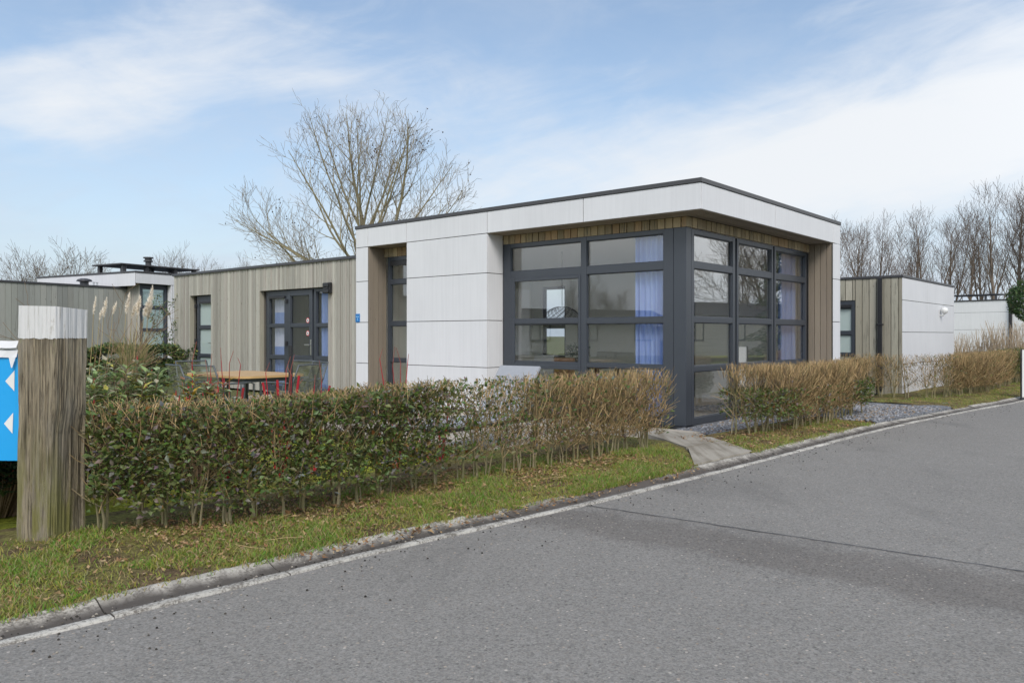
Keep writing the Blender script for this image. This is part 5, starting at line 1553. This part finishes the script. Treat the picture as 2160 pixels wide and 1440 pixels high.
# local: x along its front (away to the right), y to the left-rear; the front faces -y
mb = MB()
wall_panels(mb, TF(0.012), 0.0, 8.0, [2.99, 3.335], [4.0]); wall_panels(mb, TF(0.012), 1.40, 8.0, ZS[:-1] + [2.99])
mb.box(-0.012, 0.0, 0.012, 5.6, 2.91, 3.335)
mb.box(1.34, 1.40, 0.014, 0.20, 0.03, 2.985)
mb.build('white_cladding', M_panel, nz, bevel=0.002)
mb = MB(); mb.box(0.002, 8.0, 0.014, 5.6, 2.99, 3.33); mb.box(0.315, 8.0, 0.5, 5.6, 0, 2.98); mb.box(1.41, 8.0, 0.014, 0.5, 0, 2.98); mb.build('wall_core', M_darkgap, nz)
mb = MB(); mb.box(-0.03, 8.05, -0.02, 5.65, 3.335, 3.397); mb.build('roof_trim', M_trim, nz, bevel=0.006)
mb = MB(); rs = random.Random(23)
GR2 = [(0.27, 0.275, 0.25), (0.30, 0.30, 0.27), (0.245, 0.25, 0.23), (0.285, 0.29, 0.26)]
boards(mb, TF(0.9), -16.0, 0.30, 0.0, 2.835, 0.165, 0.175, GR2, 0.022, 0.008, rnd=rs)
boards(mb, lambda u, w, z: (0.308 - w, u, z), 0.22, 0.9, 0.0, 2.985, 0.1, 0.11, GREY, 0.022, 0.006, rnd=rs)
mb.build('timber_cladding', M_timber, nz, bevel=0.003)
mb = MB(); mb.box(-16.0, 0.29, 0.905, 5.2, 0, 2.83); mb.build('wing_core', M_darkgap, nz)
mb = MB(); mb.box(-16.05, -0.014, 0.85, 5.25, 2.836, 2.90); mb.box(-0.014, 0.30, 0.85, 0.93, 2.836, 2.90); mb.build('wing_roof_trim', M_trim, nz, bevel=0.006)
nw = window(nz, TF(0.22), 0.31, 1.335, 0.05, 2.98, fw=0.10, trans=[(0.70, 0.78), (1.42, 1.51), (2.17, 2.27)], ftop=0.14, name='window')
M_blind = plain('pale_blind', (0.74, 0.92, 0.92), 0.6, 0, 0.06)
mb = MB()
for k in range(62):
    z = 0.15 + k * 0.042
    mb.face([(0.42, 0.287, z), (1.24, 0.287, z), (1.24, 0.272, z + 0.039), (0.42, 0.272, z + 0.039)])
mb.box(0.42, 1.24, 0.265, 0.29, 2.74, 2.83)
mb.build('blind', M_blind, nw)
ch = thing('chimney_frame', (0, 0, 0), 0); ch.parent = nz; ch.name = 'chimney_frame'
mb = MB(); mb.box(0.15, 3.3, 1.0, 2.6, 3.66, 3.71); mb.build('cover_slab', M_trim, ch, bevel=0.01)
mb = MB()
for x in (0.3, 1.15, 2.3, 3.1):
    for y in (1.1, 2.4): mb.box(x, x + 0.12, y, y + 0.12, 3.40, 3.66)
mb.build('supports', M_trim, ch)
mb = MB(); mb.lathe([(0.10, 3.40), (0.10, 3.86), (0.16, 3.87), (0.16, 3.91), (0.12, 3.92), (0.12, 3.98), (0.17, 3.99), (0.17, 4.03)], 1.5, 1.45, 16); mb.build('flue', M_trim, ch)
def at_nb(x, y, z): return (x, y, z)
mb = MB(); mb.lathe([(0.13, 2.90), (0.13, 3.02), (0.24, 3.04), (0.20, 3.10), (0.10, 3.13)], -0.9, 1.35, 18); mb.build('roof_vent', M_trim, nz)
mb = MB()
for x in (-0.42, -0.30): mb.lathe([(0.025, 2.90), (0.025, 3.02), (0.04, 3.025), (0.04, 3.05)], x, 1.6, 10)
mb.build('vent_pipe', M_metal, nz)

# ------------------------------------------------------------------ far white building on the right
fw_dir = Vector((22.442 - 20.778, 34.597 - 37.0, 0)).normalized()
fb = thing('far_building', (22.142, 35.03, 0), math.atan2(fw_dir.y, fw_dir.x), 'long white panelled building in the distance behind the dry grass', 'building')
mb = MB()
wall_panels(mb, TF(0.012), -8, 9, [0.03, 0.757, 1.538, 2.322, 2.84], [-4, 4.2])
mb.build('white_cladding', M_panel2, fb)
mb = MB(); mb.box(-8, 9, 0.014, 6, 0, 2.838); mb.build('wall_core', M_darkgap, fb)
mb = MB(); mb.box(-8.05, 9.05, -0.03, 6.05, 2.84, 2.90); mb.build('roof_trim', M_trim, fb)
mb = MB(); mb.box(-0.06, 0.06, -0.09, -0.005, 0.0, 2.84); mb.build('downpipe', M_black, fb)
mb = MB(); mb.box(-3.2, -0.9, 0.8, 2.0, 3.15, 3.20)
for x in (-3.0, -1.5, -1.05): mb.box(x, x + 0.08, 0.85, 0.93, 2.90, 3.15)
mb.build('roof_frame', M_trim, fb)

# ------------------------------------------------------------------ what the windows mirror: chalets, a hedge and trees across the way
M_cream = panel_mat('cream_siding', (0.74, 0.68, 0.54))
def chalet(loc, rz, L, D, Hh, mat, label, roofcol):
    t = thing('chalet', loc, rz, label, 'house')
    mb = MB()
    n = int(Hh / 0.16)
    for k in range(n): mb.box(-L / 2, L / 2, -D / 2 - 0.012 * (k % 2), D / 2, 0.3 + k * 0.16, 0.3 + (k + 1) * 0.16 - 0.006)
    mb.build('wall', mat, t)
    mb = MB(); z = 0.3 + Hh
    mb.face([(-L / 2 - 0.2, -D / 2 - 0.25, z), (L / 2 + 0.2, -D / 2 - 0.25, z), (L / 2 + 0.2, 0, z + 0.75), (-L / 2 - 0.2, 0, z + 0.75)])
    mb.face([(-L / 2 - 0.2, 0, z + 0.75), (L / 2 + 0.2, 0, z + 0.75), (L / 2 + 0.2, D / 2 + 0.25, z), (-L / 2 - 0.2, D / 2 + 0.25, z)])
    mb.face([(-L / 2, -D / 2, z), (-L / 2, 0, z + 0.74), (-L / 2, D / 2, z)]); mb.face([(L / 2, -D / 2, z), (L / 2, D / 2, z), (L / 2, 0, z + 0.74)])
    mb.build('roof', roofcol, t)
    for x in (-L * 0.3, L * 0.05, L * 0.33):
        window(t, TF(-D / 2 - 0.03), x - 0.55, x + 0.55, 1.0, 2.1, fw=0.06, mulls=[(x - 0.03, x + 0.03)], name='window', glass=M_frost)
    return t
chalet((30.0, 23.3, 0), rad(-113), 10, 4, 1.9, M_cream, 'cream boarded chalet mirrored in the side windows', M_roof)
chalet((-24.5, 6.5, 0), rad(72), 9, 4, 1.5, M_panel, 'white boarded chalet mirrored in the front windows', M_roof)
hr = 'bare trees mirrored in the windows'
again(protos[1], (42, 30.5, 0), 0.4, 7.5 / TOP[protos[1].name], 'bare tree mirrored in the first side window', hr)
again(t1, (32.2, 27.6, 0), 1.4, 9.5 * q1, 'spreading bare tree mirrored in the middle side window', hr)
again(t1, (-27.5, 4.0, 0), 0.9, 4.2 * q1, 'spreading bare tree mirrored in the front window', hr)
again(protos[2], (-30, 5.0, 0), 2.4, 4.8 / TOP[protos[2].name], 'upright bare tree mirrored in the front window', hr)

def conifer(t):
    r = random.Random(99); lf = MB()
    for k in range(9000):
        z = 0.8 + 6.6 * r.random() ** 1.3; rr_ = 1.9 * (1 - (z - 0.8) / 6.8) * (0.75 + 0.25 * math.sin(z * 9)); a = r.uniform(0, 6.28); q = rr_ * r.random() ** 0.35
        lf.leaf((q * math.cos(a), q * math.sin(a), z - 0.25 * q), (math.cos(a), math.sin(a), -0.25 + r.uniform(-0.3, 0.3)), (0, 0, 1), 0.2, 0.06, tuple(v * r.uniform(0.7, 1.3) for v in r.choice(EG[:3])))
    st = MB(); st.tube([(0, 0, -0.05), (0, 0, 4), (0, 0, 7.3)], [0.16, 0.10, 0.02], 8, (0.14, 0.1, 0.07))
    st.build('trunk', M_bark, t); lf.build('crown', M_leaf, t)
clump('conifer', (22.3, 23.2, 0), 'dark conifer mirrored in the last side window', 'tree', conifer)
